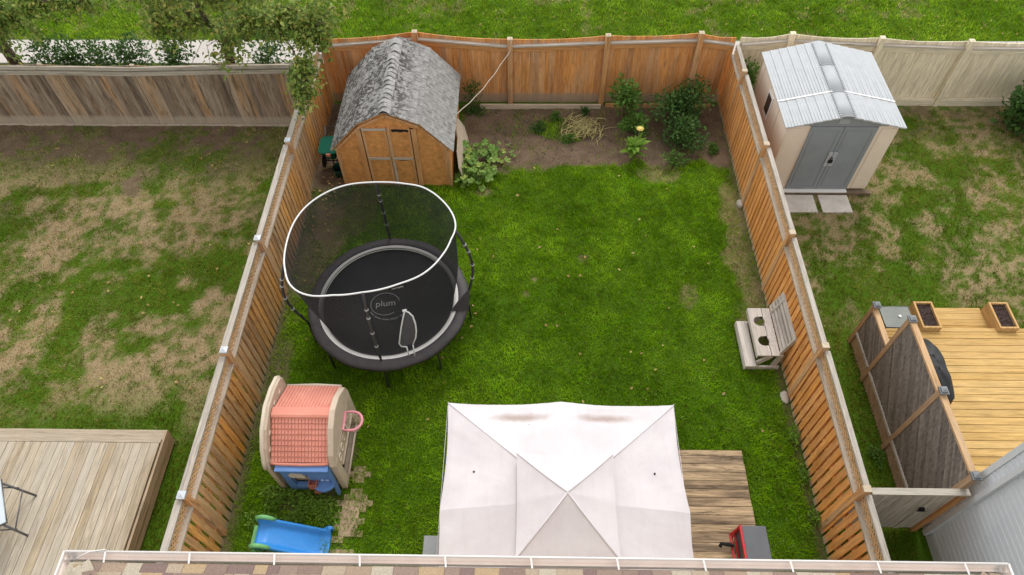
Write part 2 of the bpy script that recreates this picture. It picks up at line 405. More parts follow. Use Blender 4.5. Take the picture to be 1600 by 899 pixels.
def ground_sheet(name, x0, x1, y0, y1, st):
    nx = int((x1-x0)/st)+1; ny = int((y1-y0)/st)+1
    xs = np.linspace(x0, x1, nx); ys = np.linspace(y0, y1, ny)
    X, Y = np.meshgrid(xs, ys); X = X.ravel(); Y = Y.ravel()
    soil, dry = soil_dry(X, Y)
    Z = 0.05*(fbm(X, Y, 4.0, 5, 3)-0.5)*soil + 0.03*(fbm(X, Y, 0.7, 8, 2)-0.5)
    Z += soil*0.035*(fbm(X, Y, 11.0, 15, 2)-0.5)
    me = bpy.data.meshes.new(name)
    V = np.stack([X, Y, Z], 1)
    i = np.arange(nx*ny).reshape(ny, nx)
    F = np.stack([i[:-1,:-1], i[:-1,1:], i[1:,1:], i[1:,:-1]], -1).reshape(-1, 4)
    me.vertices.add(len(V)); me.vertices.foreach_set('co', V.ravel())
    me.loops.add(F.size); me.loops.foreach_set('vertex_index', F.ravel())
    me.polygons.add(len(F)); me.polygons.foreach_set('loop_start', np.arange(0, F.size, 4)); me.polygons.foreach_set('loop_total', np.full(len(F), 4))
    me.polygons.foreach_set('use_smooth', np.ones(len(F), bool))
    me.update()
    g = np.array([0.065,0.135,0.006]); so_ = np.array([0.145,0.10,0.066]); dr = np.array([0.33,0.245,0.14])
    k = fbm(X, Y, 6, 19, 3)[:, None]
    so_c = so_*(0.65+0.75*k)
    # pale dried crust towards the back fence bed
    C = g*(1-dry[:, None])+dr*dry[:, None]
    C = C*(1-soil[:, None])+so_c*soil[:, None]
    a = me.color_attributes.new('tone', 'FLOAT_COLOR', 'POINT')
    a.data.foreach_set('color', np.concatenate([C, np.ones((len(C), 1))], 1).ravel().astype(np.float32))
    me.materials.append(M['soil'])
    o = bpy.data.objects.new(name, me); COL.objects.link(o); return struct(o)
M['soil'] = attrmat('soil_and_turf', 0, 0.95, 0.45)
ground_sheet('lawn_ground', -17, 17, -2, 22, 0.07)

# concrete footpath behind the fences
pb = MB()
x = -24.0
while x < 22:
    pb.box(x, x+1.48, 15.93, 16.97, -0.08, 0.035); x += 1.5
M['path'] = plain('path_concrete', (0.50,0.465,0.43), 0.9, 0.08, 3, 0.2, bstr=0.2)
struct(pb.build('path', M['path']))

# ------------------------------------------------------------------ grass blades (uncountable)
def grass(name, label, x0, x1, y0, y1, dens, hgt, wid, seed, green, excl=(), stretch=1.0, clover=0.0):
    rs = np.random.RandomState(seed)
    n = int((x1-x0)*(y1-y0)*dens)
    x = rs.uniform(x0, x1, n); y = rs.uniform(y0, y1, n)
    soil, dry = soil_dry(x, y)
    tuft = fbm(x, y, 5.5, seed+3, 3)
    keep = rs.rand(n) > np.clip(soil*1.0+dry*0.18, 0, 0.985-0.13*sst(fbm(x, y, 2.4, 611, 4), 0.52, 0.72))
    for (a, b, c, d) in excl: keep &= ~((x > a) & (x < b) & (y > c) & (y < d))
    x, y, soil, dry, tuft = x[keep], y[keep], soil[keep], dry[keep], tuft[keep]; n = len(x)
    big = fbm(x, y, 0.45, seed+7, 4)
    mid = fbm(x, y, 2.2, seed+11, 4)
    h = hgt*(0.45+1.1*rs.rand(n))*(0.35+1.3*tuft)*(1-0.45*dry)
    ang = rs.uniform(0, 2*np.pi, n); lean = h*rs.uniform(0.25, 1.0, n)
    az = rs.uniform(0, 2*np.pi, n)
    w = wid*(0.6+0.8*rs.rand(n))
    dx, dy = np.cos(ang), np.sin(ang)
    px, py = -dy*w/2, dx*w/2
    b0 = np.stack([x-px, y-py, np.full(n, -0.012)], 1); b1 = np.stack([x+px, y+py, np.full(n, -0.012)], 1)
    md = np.stack([x+dx*lean*0.4, y+dy*lean*0.4, h*0.62], 1)
    pm = np.stack([px*0.8, py*0.8, np.zeros(n)], 1)
    tp = np.stack([x+dx*lean, y+dy*lean, h*0.86], 1)
    V = np.stack([b0, b1, md+pm, md-pm, tp], 1).reshape(-1, 3)
    o5 = np.arange(n)*5
    me = bpy.data.meshes.new(name)
    loops = np.stack([o5, o5+1, o5+2, o5+3, o5+3, o5+2, o5+4], 1).ravel()
    me.vertices.add(len(V)); me.vertices.foreach_set('co', V.ravel())
    me.loops.add(len(loops)); me.loops.foreach_set('vertex_index', loops)
    st = np.stack([np.arange(n)*7, np.arange(n)*7+4], 1).ravel(); tt = np.tile([4, 3], n)
    me.polygons.add(2*n); me.polygons.foreach_set('loop_start', st); me.polygons.foreach_set('loop_total', tt)
    me.update()
    gA, gB, gC = [np.array(c) for c in green]
    t = np.clip(0.5+(mid-0.5)*1.5+(big-0.5)*1.3+(rs.rand(n)-0.5)*0.75, 0, 1)[:, None]
    C = np.where(t < 0.5, gA*(1-2*t)+gB*2*t, gB*(2-2*t)+gC*(2*t-1))
    yel = (rs.rand(n) < 0.05+0.25*np.clip(dry, 0, 1))[:, None]
    C = np.where(yel, np.array([0.24,0.20,0.06])*(0.7+0.6*rs.rand(n))[:, None], C)
    isd = (rs.rand(n) < dry*0.80)[:, None]
    C = np.where(isd, np.array([0.56,0.41,0.25])*(0.65+0.6*rs.rand(n))[:, None], C)
    if clover:
        cl = (rs.rand(n) < clover)[:, None]
        C = np.where(cl, np.array([0.34,0.50,0.10]), C)
    C = C*(0.50+1.0*fbm(x, y, 8.0, seed+31, 3))[:, None]*(0.62+0.76*fbm(x, y, 1.5, seed+37, 4))[:, None]
    C4 = np.repeat(np.concatenate([C, np.ones((n, 1))], 1), 5, 0)
    a = me.color_attributes.new('tone', 'FLOAT_COLOR', 'POINT'); a.data.foreach_set('color', C4.ravel().astype(np.float32))
    me.materials.append(M['grass'])
    o = bpy.data.objects.new(name, me); COL.objects.link(o)
    return tag(o, label, 'grass', kind='stuff')
M['grass'] = attrmat('grass_blade', 0.5, 0.9, 0, 0.06)
G1 = ((0.125,0.260,0.003),(0.215,0.395,0.006),(0.34,0.53,0.020))
G2 = ((0.125,0.165,0.012),(0.205,0.240,0.026),(0.31,0.32,0.065))
G3 = ((0.125,0.245,0.006),(0.210,0.355,0.012),(0.32,0.47,0.030))
grass('lawn_grass', 'lush green mown lawn inside the brown fenced yard', -4.83, 4.88, 1.4, 14.2, 2300, 0.062, 0.011, 11, G1,
      [(-4.15,-1.62,11.42,13.9), (-1.2,3.8,1.4,4.92)], clover=0.04)
grass('patchy_grass', 'patchy half dry grass of the yard left of the fence', -14.6, -5.02, 2.0, 13.42, 1000, 0.060, 0.012, 12, G2, [(-11,-6.2,0,5.05)])
grass('patchy_grass', 'patchy grass around the grey and beige shed and the yellow deck', 5.06, 13.6, 2.4, 14.1, 1100, 0.060, 0.012, 13, G2,
      [(5.47,7.73,11.3,13.7), (6.36,14,2,7.35), (5.85,6.55,10.64,11.3), (6.65,7.32,10.66,11.3), (6.6,14,2,4)])
grass('park_grass', 'bright green open grass beyond the back fence', -17, 17, 16.98, 21.6, 620, 0.085, 0.019, 14, G3)
grass('verge_grass', 'strip of grass between the fences and the concrete path', -17, 17, 14.5, 15.92, 350, 0.08, 0.016, 15, G3)

# ------------------------------------------------------------------ side fences (shadowbox boards, lattice band, bleached cap)
def lattice_y(mb, x, y0, y1, z0, z1, pitch, sw, t):
    """diagonal lath pairs in a plane x=const"""
    H = z1-z0; n = int((y1-y0+H)/pitch)+1
    for k in range(n):
        for s_ in (0, 1):
            ya = y0-H+k*pitch; yb = ya+H
            za, zb = (z0, z1) if s_ == 0 else (z1, z0)
            # clip to bay
            a, b, c, d = ya, za, yb, zb
            if a < y0: f = (y0-a)/(c-a); b = b+(d-b)*f; a = y0
            if c > y1: f = (y1-a)/(c-a); d = b+(d-b)*f; c = y1
            if c-a < 0.02: continue
            xo = x+(t if s_ else -t)*0.52
            mb.beam((xo, a, b), (xo, c, d), t, sw, up=(0, 1 if s_ == 0 else -1, -1) if False else (0, -(d-b), c-a))
def side_fence(x, sgn, posts, zs, y_end, y_far, mats, label, gap, bw, capmat, metal):
    """sgn: +1 when the yard lies towards -x (right fence); inner face is at x - sgn*..."""
    root = thing('side_fence', label, 'fence', (x, (y_end+y_far)/2, 0))
    ins = -sgn
    cw = 0.085 if sgn > 0 else 0.105
    ys = [y_end]+posts+[y_far]
    for i in range(len(ys)-1):
        a, b = ys[i], ys[i+1]
        zc = zs[i]
        zl = zc-0.30
        dz = random.uniform(-0.015, 0.015)
        bx('cap_rail', capmat, root, x-cw/2-ins*0.028, x+cw/2-ins*0.028, a+0.05, b-0.05, zc-0.04+dz, zc+dz)
        l = MB(); lattice_y(l, x, a+0.05, b-0.05, zl+0.045, zc-0.05, 0.088, 0.026, 0.008); l.build('lattice_panel', M['lattice_l'], root)
        x0, x1 = sorted((x+ins*0.075, x-ins*0.03))
        bx('lower_rail', M['lrail_y'], root, x0, x1, a+0.05, b-0.05, zl, zl+0.04)
        m = MB(); yy = a+0.055; k = 0
        while yy < b-0.05:
            w = min(bw*random.uniform(0.97, 1.03), b-0.05-yy)
            if w > 0.03:
                zb = random.uniform(-0.03, 0.04); xi = x+ins*(0.062+random.uniform(-0.004, 0.004)); xx = sorted((xi, xi-ins*0.02))
                m.box(xx[0], xx[1], yy, yy+w, zb, zl-0.003)
            # rear board covering the gap
            yr = yy+w+gap/2-bw/2
            if yr+bw < b-0.05:
                xo = x-ins*0.052; xx = sorted((xo, xo-ins*0.02))
                m.box(xx[0], xx[1], yr, yr+bw, random.uniform(-0.03, 0.03), zl-0.003)
            yy += w+gap; k += 1
        for z in (0.28, 0.85):
            xx = sorted((x+ins*0.037, x-ins*0.047)); m.box(xx[0], xx[1], a+0.05, b-0.05, z, z+0.085)
        m.build('board_panel', mats, root)
    for i, yp in enumerate(posts):
        zt = max(zs[i], zs[i+1])+0.055
        xx = sorted((x+ins*0.085, x-ins*0.03))
        p = bx('post', M['post_b'], root, x-0.055+ins*0.022, x+0.055+ins*0.022, yp-0.047, yp+0.047, -0.05, zt)
        c = MB(); cx = x+ins*0.0; 
        if metal:
            c.box(cx-0.06+ins*0.02, cx+0.06+ins*0.02, yp-0.06, yp+0.06, zt, zt+0.035)
            c.add([(cx-0.05+ins*0.02, yp-0.05, zt+0.035),(cx+0.05+ins*0.02, yp-0.05, zt+0.035),(cx+0.05+ins*0.02, yp+0.05, zt+0.035),(cx-0.05+ins*0.02, yp+0.05, zt+0.035),(cx+ins*0.02, yp, zt+0.055)], [(0,1,4),(1,2,4),(2,3,4),(3,0,4)])
            c.build('post_cap', M['metal_cap'], p)
        else:
            c.box(cx-0.057+ins*0.022, cx+0.057+ins*0.022, yp-0.05, yp+0.05, zt, zt+0.03); c.build('post_cap', M['post_top'], p)
    return root
side_fence(4.98, 1, [3.65, 6.05, 8.49, 10.87, 13.30], [1.73, 1.76, 1.73, 1.75, 1.72, 1.72], 0.3, 14.42, M['fence_r'],
           'even orange brown slatted fence with lattice top, on the bench side of the yard', 0.046, 0.114, M['cap_y'], False)
side_fence(-4.93, -1, [3.45, 5.87, 8.27, 10.95], [1.72, 1.72, 1.75, 1.72, 1.70], 0.3, 14.42, M['fence_l'],
           'patchy orange and grey slatted fence with silver post caps, behind the playhouse', 0.048, 0.112, M['cap_y'], True)

# ------------------------------------------------------------------ back fences (boards on the far side, wavy tops)
def back_fence(x0, x1, y, posts, ptop, matb, matp, mattop, matface, label, bw, sag, kick=None, near=False):
    root = thing('back_fence', label, 'fence', ((x0+x1)/2, y, 0))
    def ztop(xx):
        prev = [(x0, ptop[0][0])]+[(p, t) for p, t in zip(posts, ptop[1])]+[(x1, ptop[0][1])]
        for (a, ta), (b, tb) in zip(prev, prev[1:]):
            if a <= xx <= b:
                f = (xx-a)/(b-a); return ta+(tb-ta)*f-0.06-(sag*4*f*(1-f))
        return 1.8
    edges = [x0]+posts+[x1]
    for a, b in zip(edges, edges[1:]):
        m = MB(); xx = a+0.004
        while xx < b-0.01:
            w = min(bw*random.uniform(0.75, 1.2), b-0.004-xx)
            if b-0.004-(xx+w) < 0.03: w = b-0.004-xx
            yo = y+(0.075 if not near else -0.035)+random.uniform(-0.004, 0.004)
            m.prism([(xx, yo, -0.03),(xx+w-0.0015, yo, -0.03),(xx+w-0.0015, yo, ztop(xx+w)),(xx, yo, ztop(xx))], (0, 0.02, 0))
            xx += w
        m.build('board_panel', matb, root)
        za, zb = ztop(a+0.001)-0.17, ztop(b-0.001)-0.17
        if near:
            r = MB(); r.prism([(a, y-0.075, za+0.05),(b-0.006, y-0.075, zb+0.05),(b-0.006, y-0.04, zb+0.05),(a, y-0.04, za+0.05)], (0, 0, 0.09)); r.build('top_rail', mattop, root)
            r = MB(); r.prism([(a, y-0.095, za-0.02),(b-0.006, y-0.095, zb-0.02),(b-0.006, y-0.04, zb-0.02),(a, y-0.04, za-0.02)], (0, 0, 0.04)); r.build('ledge_rail', mattop, root)
            r = MB(); r.prism([(a, y-0.066, za-0.10),(b-0.006, y-0.066, zb-0.10),(b-0.006, y-0.041, zb-0.10),(a, y-0.041, za-0.10)], (0, 0, 0.078)); r.build('face_rail', matface, root)
            if kick: bx('kick_board', kick, root, a, b-0.006, y-0.07, y-0.045, -0.02, 0.06)
            continue
        r = MB(); r.prism([(a+0.05, y-0.02, za-0.005),(b-0.05, y-0.02, zb-0.005),(b-0.05, y+0.068, zb-0.005),(a+0.05, y+0.068, za-0.005)], (0, 0, 0.04)); r.build('top_rail', mattop, root)
        r = MB(); r.prism([(a+0.05, y+0.028, za-0.155),(b-0.05, y+0.028, zb-0.155),(b-0.05, y+0.062, zb-0.155),(a+0.05, y+0.062, za-0.155)], (0, 0, 0.148)); r.build('face_rail', matface, root)
        bx('bottom_rail', matface, root, a+0.05, b-0.05, y-0.01 if kick else y+0.1, y+0.064 if kick else y+0.17, 0.10, 0.19)
        if kick: bx('kick_board', kick, root, a+0.05, b-0.05, y-0.035, y-0.012, -0.02, 0.17)
    for p, t in zip(posts, ptop[1]):
        if near:
            bx('post', matp, root, p-0.05, p+0.05, y+0.0, y+0.09, -0.05, t-0.1); continue
        po = bx('post', matp, root, p-0.06, p+0.06, y-0.06, y+0.06, -0.05, t)
        c = MB(); c.box(p-0.062, p+0.062, y-0.062, y+0.062, t, t+0.012)
        c.add([(p-0.062,y-0.062,t+0.012),(p+0.062,y-0.062,t+0.012),(p+0.062,y+0.062,t+0.012),(p-0.062,y+0.062,t+0.012),(p,y,t+0.04)], [(0,1,4),(1,2,4),(2,3,4),(3,0,4)])
        c.build('post_cap', M['post_top'] if matp is not M['beige'] else M['beige'], po)
    return root
back_fence(-4.90, 4.95, 14.33, [-2.57, -0.35, 1.94, 4.09], ((1.88, 1.95), (2.08, 1.89, 1.99, 2.06)), M['fence_b'], M['post_b'], M['beam_grey_x'], M['rail_b'],
           'orange brown board fence closing the far end of the yard behind the garden bed', 0.12, 0.05)
back_fence(5.05, 16.5, 14.33, [6.19, 8.29, 10.38, 12.5, 14.6], ((1.95, 1.8), (2.05, 1.94, 1.86, 1.85, 1.85)), M['beige'], M['beige'], M['beam_grey_x'], M['beige_x'],
           'cream painted board fence behind the grey roofed plastic shed', 0.135, 0.06, kick=M['beige_x'])
back_fence(-17.5, -5.03, 13.5, [-15.5, -13.4, -11.25, -9.1, -7.0], ((1.85, 1.92), (1.85, 1.85, 1.85, 1.82, 1.88)), M['fence_n'], M['rail_n'], M['rail_n'], M['rail_n'],
           'dark weathered board fence with grey rails under the overhanging trees', 0.115, 0.04, kick=M['lrail_y'], near=True)

# ------------------------------------------------------------------ wooden barn shed
def shingle_mats():
    m, nt, nd, lk, bs = newmat('mossy_shingle')
    co = objco(nt); rnd = geo(nt, 'Random Per Island')
    r = ramp(nt, [(0.19,0.185,0.175),(0.26,0.255,0.245),(0.225,0.22,0.21)]); lk.new(rnd, r.inputs[0])
    c = mixc(nt, r.outputs[0], (0.38,0.375,0.365), maprange(nt, noise(nt, co, 9, 6, 0.7), 0.48, 0.62, 0, 0.6))
    sx = N(nt, 'ShaderNodeSeparateXYZ'); lk.new(co, sx.inputs[0])
    # lichen grows thickest on the crown of the roof and the left slope
    reg = maprange(nt, sx.outputs[0], 0.75, 0.2, 0.0, 1.0)
    thr = maprange(nt, noise(nt, co, 2.2, 3), 0.3, 0.7, -0.06, 0.06)
    f = noise(nt, co, 10.5, 8, 0.72, 0.5)
    ad = N(nt, 'ShaderNodeMath', operation='ADD'); lk.new(f, ad.inputs[0]); lk.new(thr, ad.inputs[1])
    mm = maprange(nt, ad.outputs[0], 0.475, 0.53, 0, 0.95)
    mu = N(nt, 'ShaderNodeMath', operation='MULTIPLY'); lk.new(mm, mu.inputs[0]); lk.new(reg, mu.inputs[1])
    c = mixc(nt, c, (0.055,0.052,0.048), mu.outputs[0])
    c = mixc(nt, c, (0.24,0.235,0.225), maprange(nt, noise(nt, co, 30, 5, 0.7), 0.55, 0.7, 0, 0.6))
    lk.new(c, bs.inputs['Base Color']); bs.inputs['Roughness'].default_value = 0.95; bs.inputs['Specular IOR Level'].default_value = 0.15
    bump(nt, bs, f, 0.7, 0.012)
    return m
M['mossy'] = shingle_mats()
def wood_shed():
    E = thing('wooden_shed', 'orange brown wooden barn shed with a mossy gambrel roof', 'shed', (-2.9, 12.6, 0))
    xl, xr, yf, yb = -4.13, -1.64, 11.42, 13.9
    prof = [(-4.13, 1.16), (-3.47, 1.83), (-2.9, 2.12), (-2.24, 1.83), (-1.64, 1.16)]
    m = MB()
    poly = [(xl, yf, -0.02), (xr, yf, -0.02)] + [(x_, yf, z_) for x_, z_ in prof[::-1]]
    m.prism(poly, (0, 0.03, 0)); m.prism([(a, yb-0.03, c) for a, _, c in poly], (0, 0.03, 0))
    m.box(xl, xl+0.03, yf+0.032, yb-0.032, -0.02, 1.16); m.box(xr-0.03, xr, yf+0.032, yb-0.032, -0.02, 1.16)
    m.build('wall', M['shed_ply'], E)
    # corner and gable trim
    bx('corner_trim', M['shed_trim'], E, xl-0.004, xl+0.08, yf-0.02, yf-0.002, 0.0, 1.13)
    bx('corner_trim', M['shed_trim'], E, xr-0.12, xr-0.06, yf-0.02, yf-0.002, 0.0, 1.2)
    bx('corner_trim', M['shed_trim'], E, xr-0.055, xr+0.004, yf-0.026, yf-0.002, 0.0, 1.13)
    g = MB()
    for (xa, za), (xb, zb) in zip(prof, prof[1:]):
        g.beam((xa, yf-0.03, za-0.05), (xb, yf-0.03, zb-0.05), 0.02, 0.055, up=(0, 0, 1))
    g.build('gable_trim', M['shed_trim'], E)
    # double doors
    for k, (a, b) in enumerate(((-3.46, -2.935), (-2.925, -2.43))):
        d = bx('door', M['shed_ply'], E, a, b, yf-0.028, yf-0.003, 0.04, 1.76)
        r = MB()
        r.box(a, a+0.06, yf-0.046, yf-0.030, 0.04, 1.76) if k == 0 else r.box(a, a+0.07, yf-0.046, yf-0.030, 0.04, 1.76)
        if k == 1: r.box(b-0.05, b, yf-0.046, yf-0.030, 0.04, 1.76)
        r.box(b-0.05, b, yf-0.046, yf-0.030, 0.04, 1.76) if k == 0 else None
        r.build('door_frame', M['shed_trim'], d)
        h = MB(); h.box(a+0.03, b-0.02, yf-0.066, yf-0.048, 0.86, 0.925)
        if k == 0: h.box(a+0.01, b+0.0, yf-0.066, yf-0.048, 1.69, 1.745)
        else: h.box(a+0.02, a+0.07, yf-0.07, yf-0.048, 0.05, 0.80)
        h.build('cross_rail', M['shed_grey'], d)
        if k == 1:
            hole = MB()
            pts = [(a+0.10, 1.70), (a+0.16, 1.715), (a+0.3, 1.705), (b-0.03, 1.70), (b-0.035, 1.645), (b-0.12, 1.665), (b-0.18, 1.64), (a+0.2, 1.66), (a+0.12, 1.645)]
            hole.prism([(p, yf-0.052, q) for p, q in pts], (0, 0.02, 0))
            pts = [(a+0.1, 0.855), (b-0.1, 0.855), (b-0.16, 0.835), (a+0.22, 0.825)]
            hole.prism([(p, yf-0.052, q) for p, q in pts], (0, 0.02, 0)); hole.build('torn_hole', M['black'], d)
    bx('door_gap', M['black'], E, -2.9345, -2.9255, yf-0.030, yf-0.002, 0.04, 1.76)
    bx('door_gap', M['black'], E, -3.53, -3.461, yf-0.012, yf-0.002, 0.03, 1.70)
    bx('door_gap', M['black'], E, -2.429, -2.361, yf-0.012, yf-0.002, 0.03, 1.72)
    bx('door_jamb', M['shed_trim'], E, -3.60, -3.485, yf-0.03, yf-0.003, 0.03, 1.68)
    bx('door_jamb', M['shed_trim'], E, -2.41, -2.30, yf-0.03, yf-0.003, 0.03, 1.70)
    # roof deck + tabs
    rp = [(-4.22, 1.13), (-3.53, 1.87), (-2.91, 2.18), (-2.20, 1.87), (-1.56, 1.13)]
    y0, y1 = 11.34, 14.0
    rf = MB()
    for (xa, za), (xb, zb) in zip(rp, rp[1:]):
        rf.slab([(xa, y0+0.02, za), (xb, y0+0.02, zb), (xb, y1, zb), (xa, y1, za)], 0.025)
    roof = rf.build('roof', M['shed_trim'], E)
    tb = MB()
    for (lo, hi, sg) in ((rp[0], rp[1], -1), (rp[1], rp[2], -1), (rp[4], rp[3], 1), (rp[3], rp[2], 1)):
        a = Vector((lo[0], 0, lo[1])); b = Vector((hi[0], 0, hi[1])); L = (b-a).length; d = (b-a)/L
        n = Vector((-d.z, 0, d.x)) if sg > 0 else Vector((-d.z, 0, d.x))
        if n.z < 0: n = -n
        k = 0; ex = L/round(L/0.125)
        while k*ex < L-0.02:
            s0 = k*ex-0.02; s1 = min((k+1)*ex+0.03, L)
            yy = y0 - (0.15 if k % 2 else 0)
            while yy < y1:
                ya, yb2 = max(yy, y0), min(yy+0.295, y1)
                if yb2-ya > 0.02:
                    j = random.uniform(0, 0.006)
                    lift = 0.014+random.uniform(0, 0.006)
                    p0 = a+d*(s0+random.uniform(-0.006, 0.006)); p1 = a+d*s1
                    q = [p0+n*lift, p1+n*0.006]
                    vs = []
                    for pp in (q[0], q[1]):
                        for y_ in (ya+0.004, yb2-0.004): vs.append((pp.x, y_, pp.z))
                    q2 = [p0+n*(lift-0.008), p1+n*0.001]
                    for pp in (q2[0], q2[1]):
                        for y_ in (ya+0.004, yb2-0.004): vs.append((pp.x, y_, pp.z))
                    tb.add(vs, [(0,1,3,2),(4,6,7,5),(0,4,5,1),(0,2,6,4),(1,5,7,3)])
                yy += 0.3
            k += 1
    tb.build('shingles', M['mossy'], roof)
    rc = MB(); yy = y0
    apex = Vector((-2.91, 0, 2.18))
    while yy < y1-0.20:
        P = []
        cur = random.uniform(0.012, 0.042)
        for j in range(3):
            f = j/2; row = []
            for i in range(9):
                t_ = (i-4)/4
                w = 0.125
                xx = apex.x + t_*w + 0.012*math.sin(yy*9)
                zz = apex.z+0.03 - 0.07*abs(t_)**1.5 + (1-f)*(0.008+cur*0.9*(1-t_*t_)) + 0.004
                row.append((xx, yy+f*0.24-0.01, zz))
            P.append(row)
        rc.grid(P, smooth=False)
        yy += 0.145
    ro = rc.build('ridge_cap', plain('ridge_shingle', (0.33,0.325,0.315), 0.95, 0.3, 14, 0.1, dirt=(0.05,0.047,0.044), dirtamt=0.95, dscale=7, bstr=0.5), roof)
    sm = ro.modifiers.new('solid', 'SOLIDIFY'); sm.thickness = 0.008
wood_shed()

# ------------------------------------------------------------------ plastic shed next door
def ribbed(name, col, lines, axis, rough=0.5):
    return plain(name, col, rough, 0.05, 4, 0.35)
M['rs_roof'] = plain('resin_roof', (0.44,0.46,0.475), 0.6, 0.05, 5, 0.25, dirt=(0.37,0.39,0.405), dirtamt=0.5)
M['rs_ridge'] = plain('resin_ridge', (0.38,0.40,0.415), 0.55, 0.04, 5, 0.3)
M['rs_wall'] = plain('resin_beige', (0.74,0.635,0.52), 0.55, 0.05, 3, 0.3, dirt=(0.62,0.54,0.45), dirtamt=0.3)
M['rs_door'] = plain('resin_grey', (0.24,0.265,0.285), 0.5, 0.06, 3, 0.3, dirt=(0.26,0.28,0.29), dirtamt=0.4)
M['rs_trim'] = plain('resin_trim', (0.24,0.26,0.275), 0.5, 0.05)
def resin_shed():
    E = thing('plastic_shed', 'beige plastic shed with grey double doors and a pale ribbed roof', 'shed', (6.6, 12.45, 0))
    xl, xr, yf, yb, z0, ze, zp, xp = 5.45, 7.74, 11.28, 13.65, 0.12, 1.94, 2.2, 6.55
    w = MB()
    w.prism([(xl, yf, z0), (xr, yf, z0), (xr, yf, ze), (xp, yf, zp), (xl, yf, ze)], (0, 0.05, 0))
    w.prism([(xl, yb-0.05, z0), (xr, yb-0.05, z0), (xr, yb-0.05, ze), (xp, yb-0.05, zp), (xl, yb-0.05, ze)], (0, 0.05, 0))
    for x_, o_ in ((xl, 0.05), (xr-0.05, 0.05)):
        w.box(x_, x_+o_, yf+0.052, yb-0.052, z0, ze)
    for y_ in (11.95, 12.72, 13.4):
        w.box(xl-0.012, xl-0.001, y_, y_+0.05, z0+0.02, ze-0.05); w.box(xr+0.001, xr+0.012, y_, y_+0.05, z0+0.02, ze-0.05)
    # front pilaster panels
    w.box(xl+0.02, 5.80, yf-0.012, yf-0.001, z0+0.04, ze-0.06); w.box(7.40, xr-0.03, yf-0.012, yf-0.001, z0+0.04, ze-0.06)
    w.build('wall', M['rs_wall'], E)
    bx('gable_fascia', M['rs_trim'], E, 5.88, 7.33, yf-0.02, yf-0.002, 1.945, 1.985)
    gf = MB(); gf.prism([(5.5, yf-0.016, 1.955), (7.7, yf-0.016, 1.955), (xp+0.1, yf-0.016, 2.17), (xp-0.1, yf-0.016, 2.17)], (0, 0.014, 0)); gable = gf.build('gable_panel', M['rs_trim'], E)
    v = MB()
    for i in range(4): v.box(xp-0.11, xp+0.11, yf-0.03, yf-0.017, 2.02+i*0.03, 2.04+i*0.03)
    v.build('gable_vent', M['rs_ridge'], gable)
    for k, (a, b) in enumerate(((5.93, 6.605), (6.615, 7.30))):
        d = bx('door', M['rs_door'], E, a, b, yf-0.035, yf-0.002, z0+0.02, 1.935)
        p = MB()
        ia, ib = a+0.07, b-0.07
        for (p0, p1, q0, q1) in ((ia, ib, z0+0.09, z0+0.11), (ia, ib, 1.83, 1.85), (ia, ia+0.02, z0+0.11, 1.83), (ib-0.02, ib, z0+0.11, 1.83)):
            p.box(p0, p1, yf-0.043, yf-0.036, q0, q1)
        p.build('door_moulding', M['rs_trim'], d)
        hx = 6.52 if k == 0 else 6.62
        h = MB(); h.box(hx, hx+0.085, yf-0.06, yf-0.037, 0.86, 1.26); h.box(hx, hx+0.085, yf-0.075, yf-0.061, 1.2, 1.27)
        h.build('handle', M['rs_ridge'], d)
    lk_ = MB(); lk_.box(6.575, 6.665, yf-0.085, yf-0.062, 0.97, 1.05); lk_.tube([(6.6, yf-0.07, 1.04), (6.6, yf-0.075, 1.11), (6.62, yf-0.075, 1.13), (6.64, yf-0.075, 1.11), (6.64, yf-0.07, 1.04)], 0.008, 6)
    lk_.build('padlock', M['black'], E)
    # window on the left side
    wf = MB(); wf.box(xl-0.02, xl-0.001, 12.40, 12.76, 1.10, 1.72); wn_ = wf.build('window', M['white'], E)
    g = MB(); g.box(xl-0.028, xl-0.021, 12.45, 12.71, 1.22, 1.66); g.build('pane', plain('dark_glass', (0.03,0.035,0.035), 0.12, 0.1, spec=0.6), wn_)
    # roof in lapped strips running along the ridge
    y0, y1 = 11.19, 13.73
    rf = MB()
    for (xe, ) in ((5.37,), (7.84,)):
        ns = 6; sg = 1 if xe > xp else -1
        x_in = xp+sg*0.13; zi = zp+0.06-0.03; zo = ze+0.015
        for i in range(ns):
            f0, f1 = i/ns, (i+1)/ns
            xa = x_in+(xe-x_in)*f0; xb = x_in+(xe-x_in)*f1
            za = zi+(zo-zi)*f0; zb = zi+(zo-zi)*f1
            for (ya, yb2) in ((y0, 11.985), (12.035, y1)):
                rf.slab([(xa, ya, za), (xb, ya, zb+0.014), (xb, yb2, zb+0.014), (xa, yb2, za)], 0.03)
                nr = 3
                for q in range(1, nr):
                    g_ = q/nr; xm = xa+(xb-xa)*g_; zm = za+(zb+0.014-za)*g_
                    rf.tube([(xm, ya+0.01, zm-0.001), (xm, yb2-0.01, zm-0.001)], 0.006, 6)
    roof = rf.build('roof', M['rs_roof'], E)
    sm = MB()
    for xe in (5.37, 7.84):
        sg = 1 if xe > xp else -1
        a = Vector((xp+sg*0.12, 12.01, zp+0.045)); b = Vector((xe, 12.01, ze+0.04))
        sm.beam(a-Vector((0,0,0.012)), b-Vector((0,0,0.012)), 0.032, 0.03)
    sm.build('roof_seam', M['white'], roof)  # real seam; the glare along it is put into its white colour
    rd = MB()
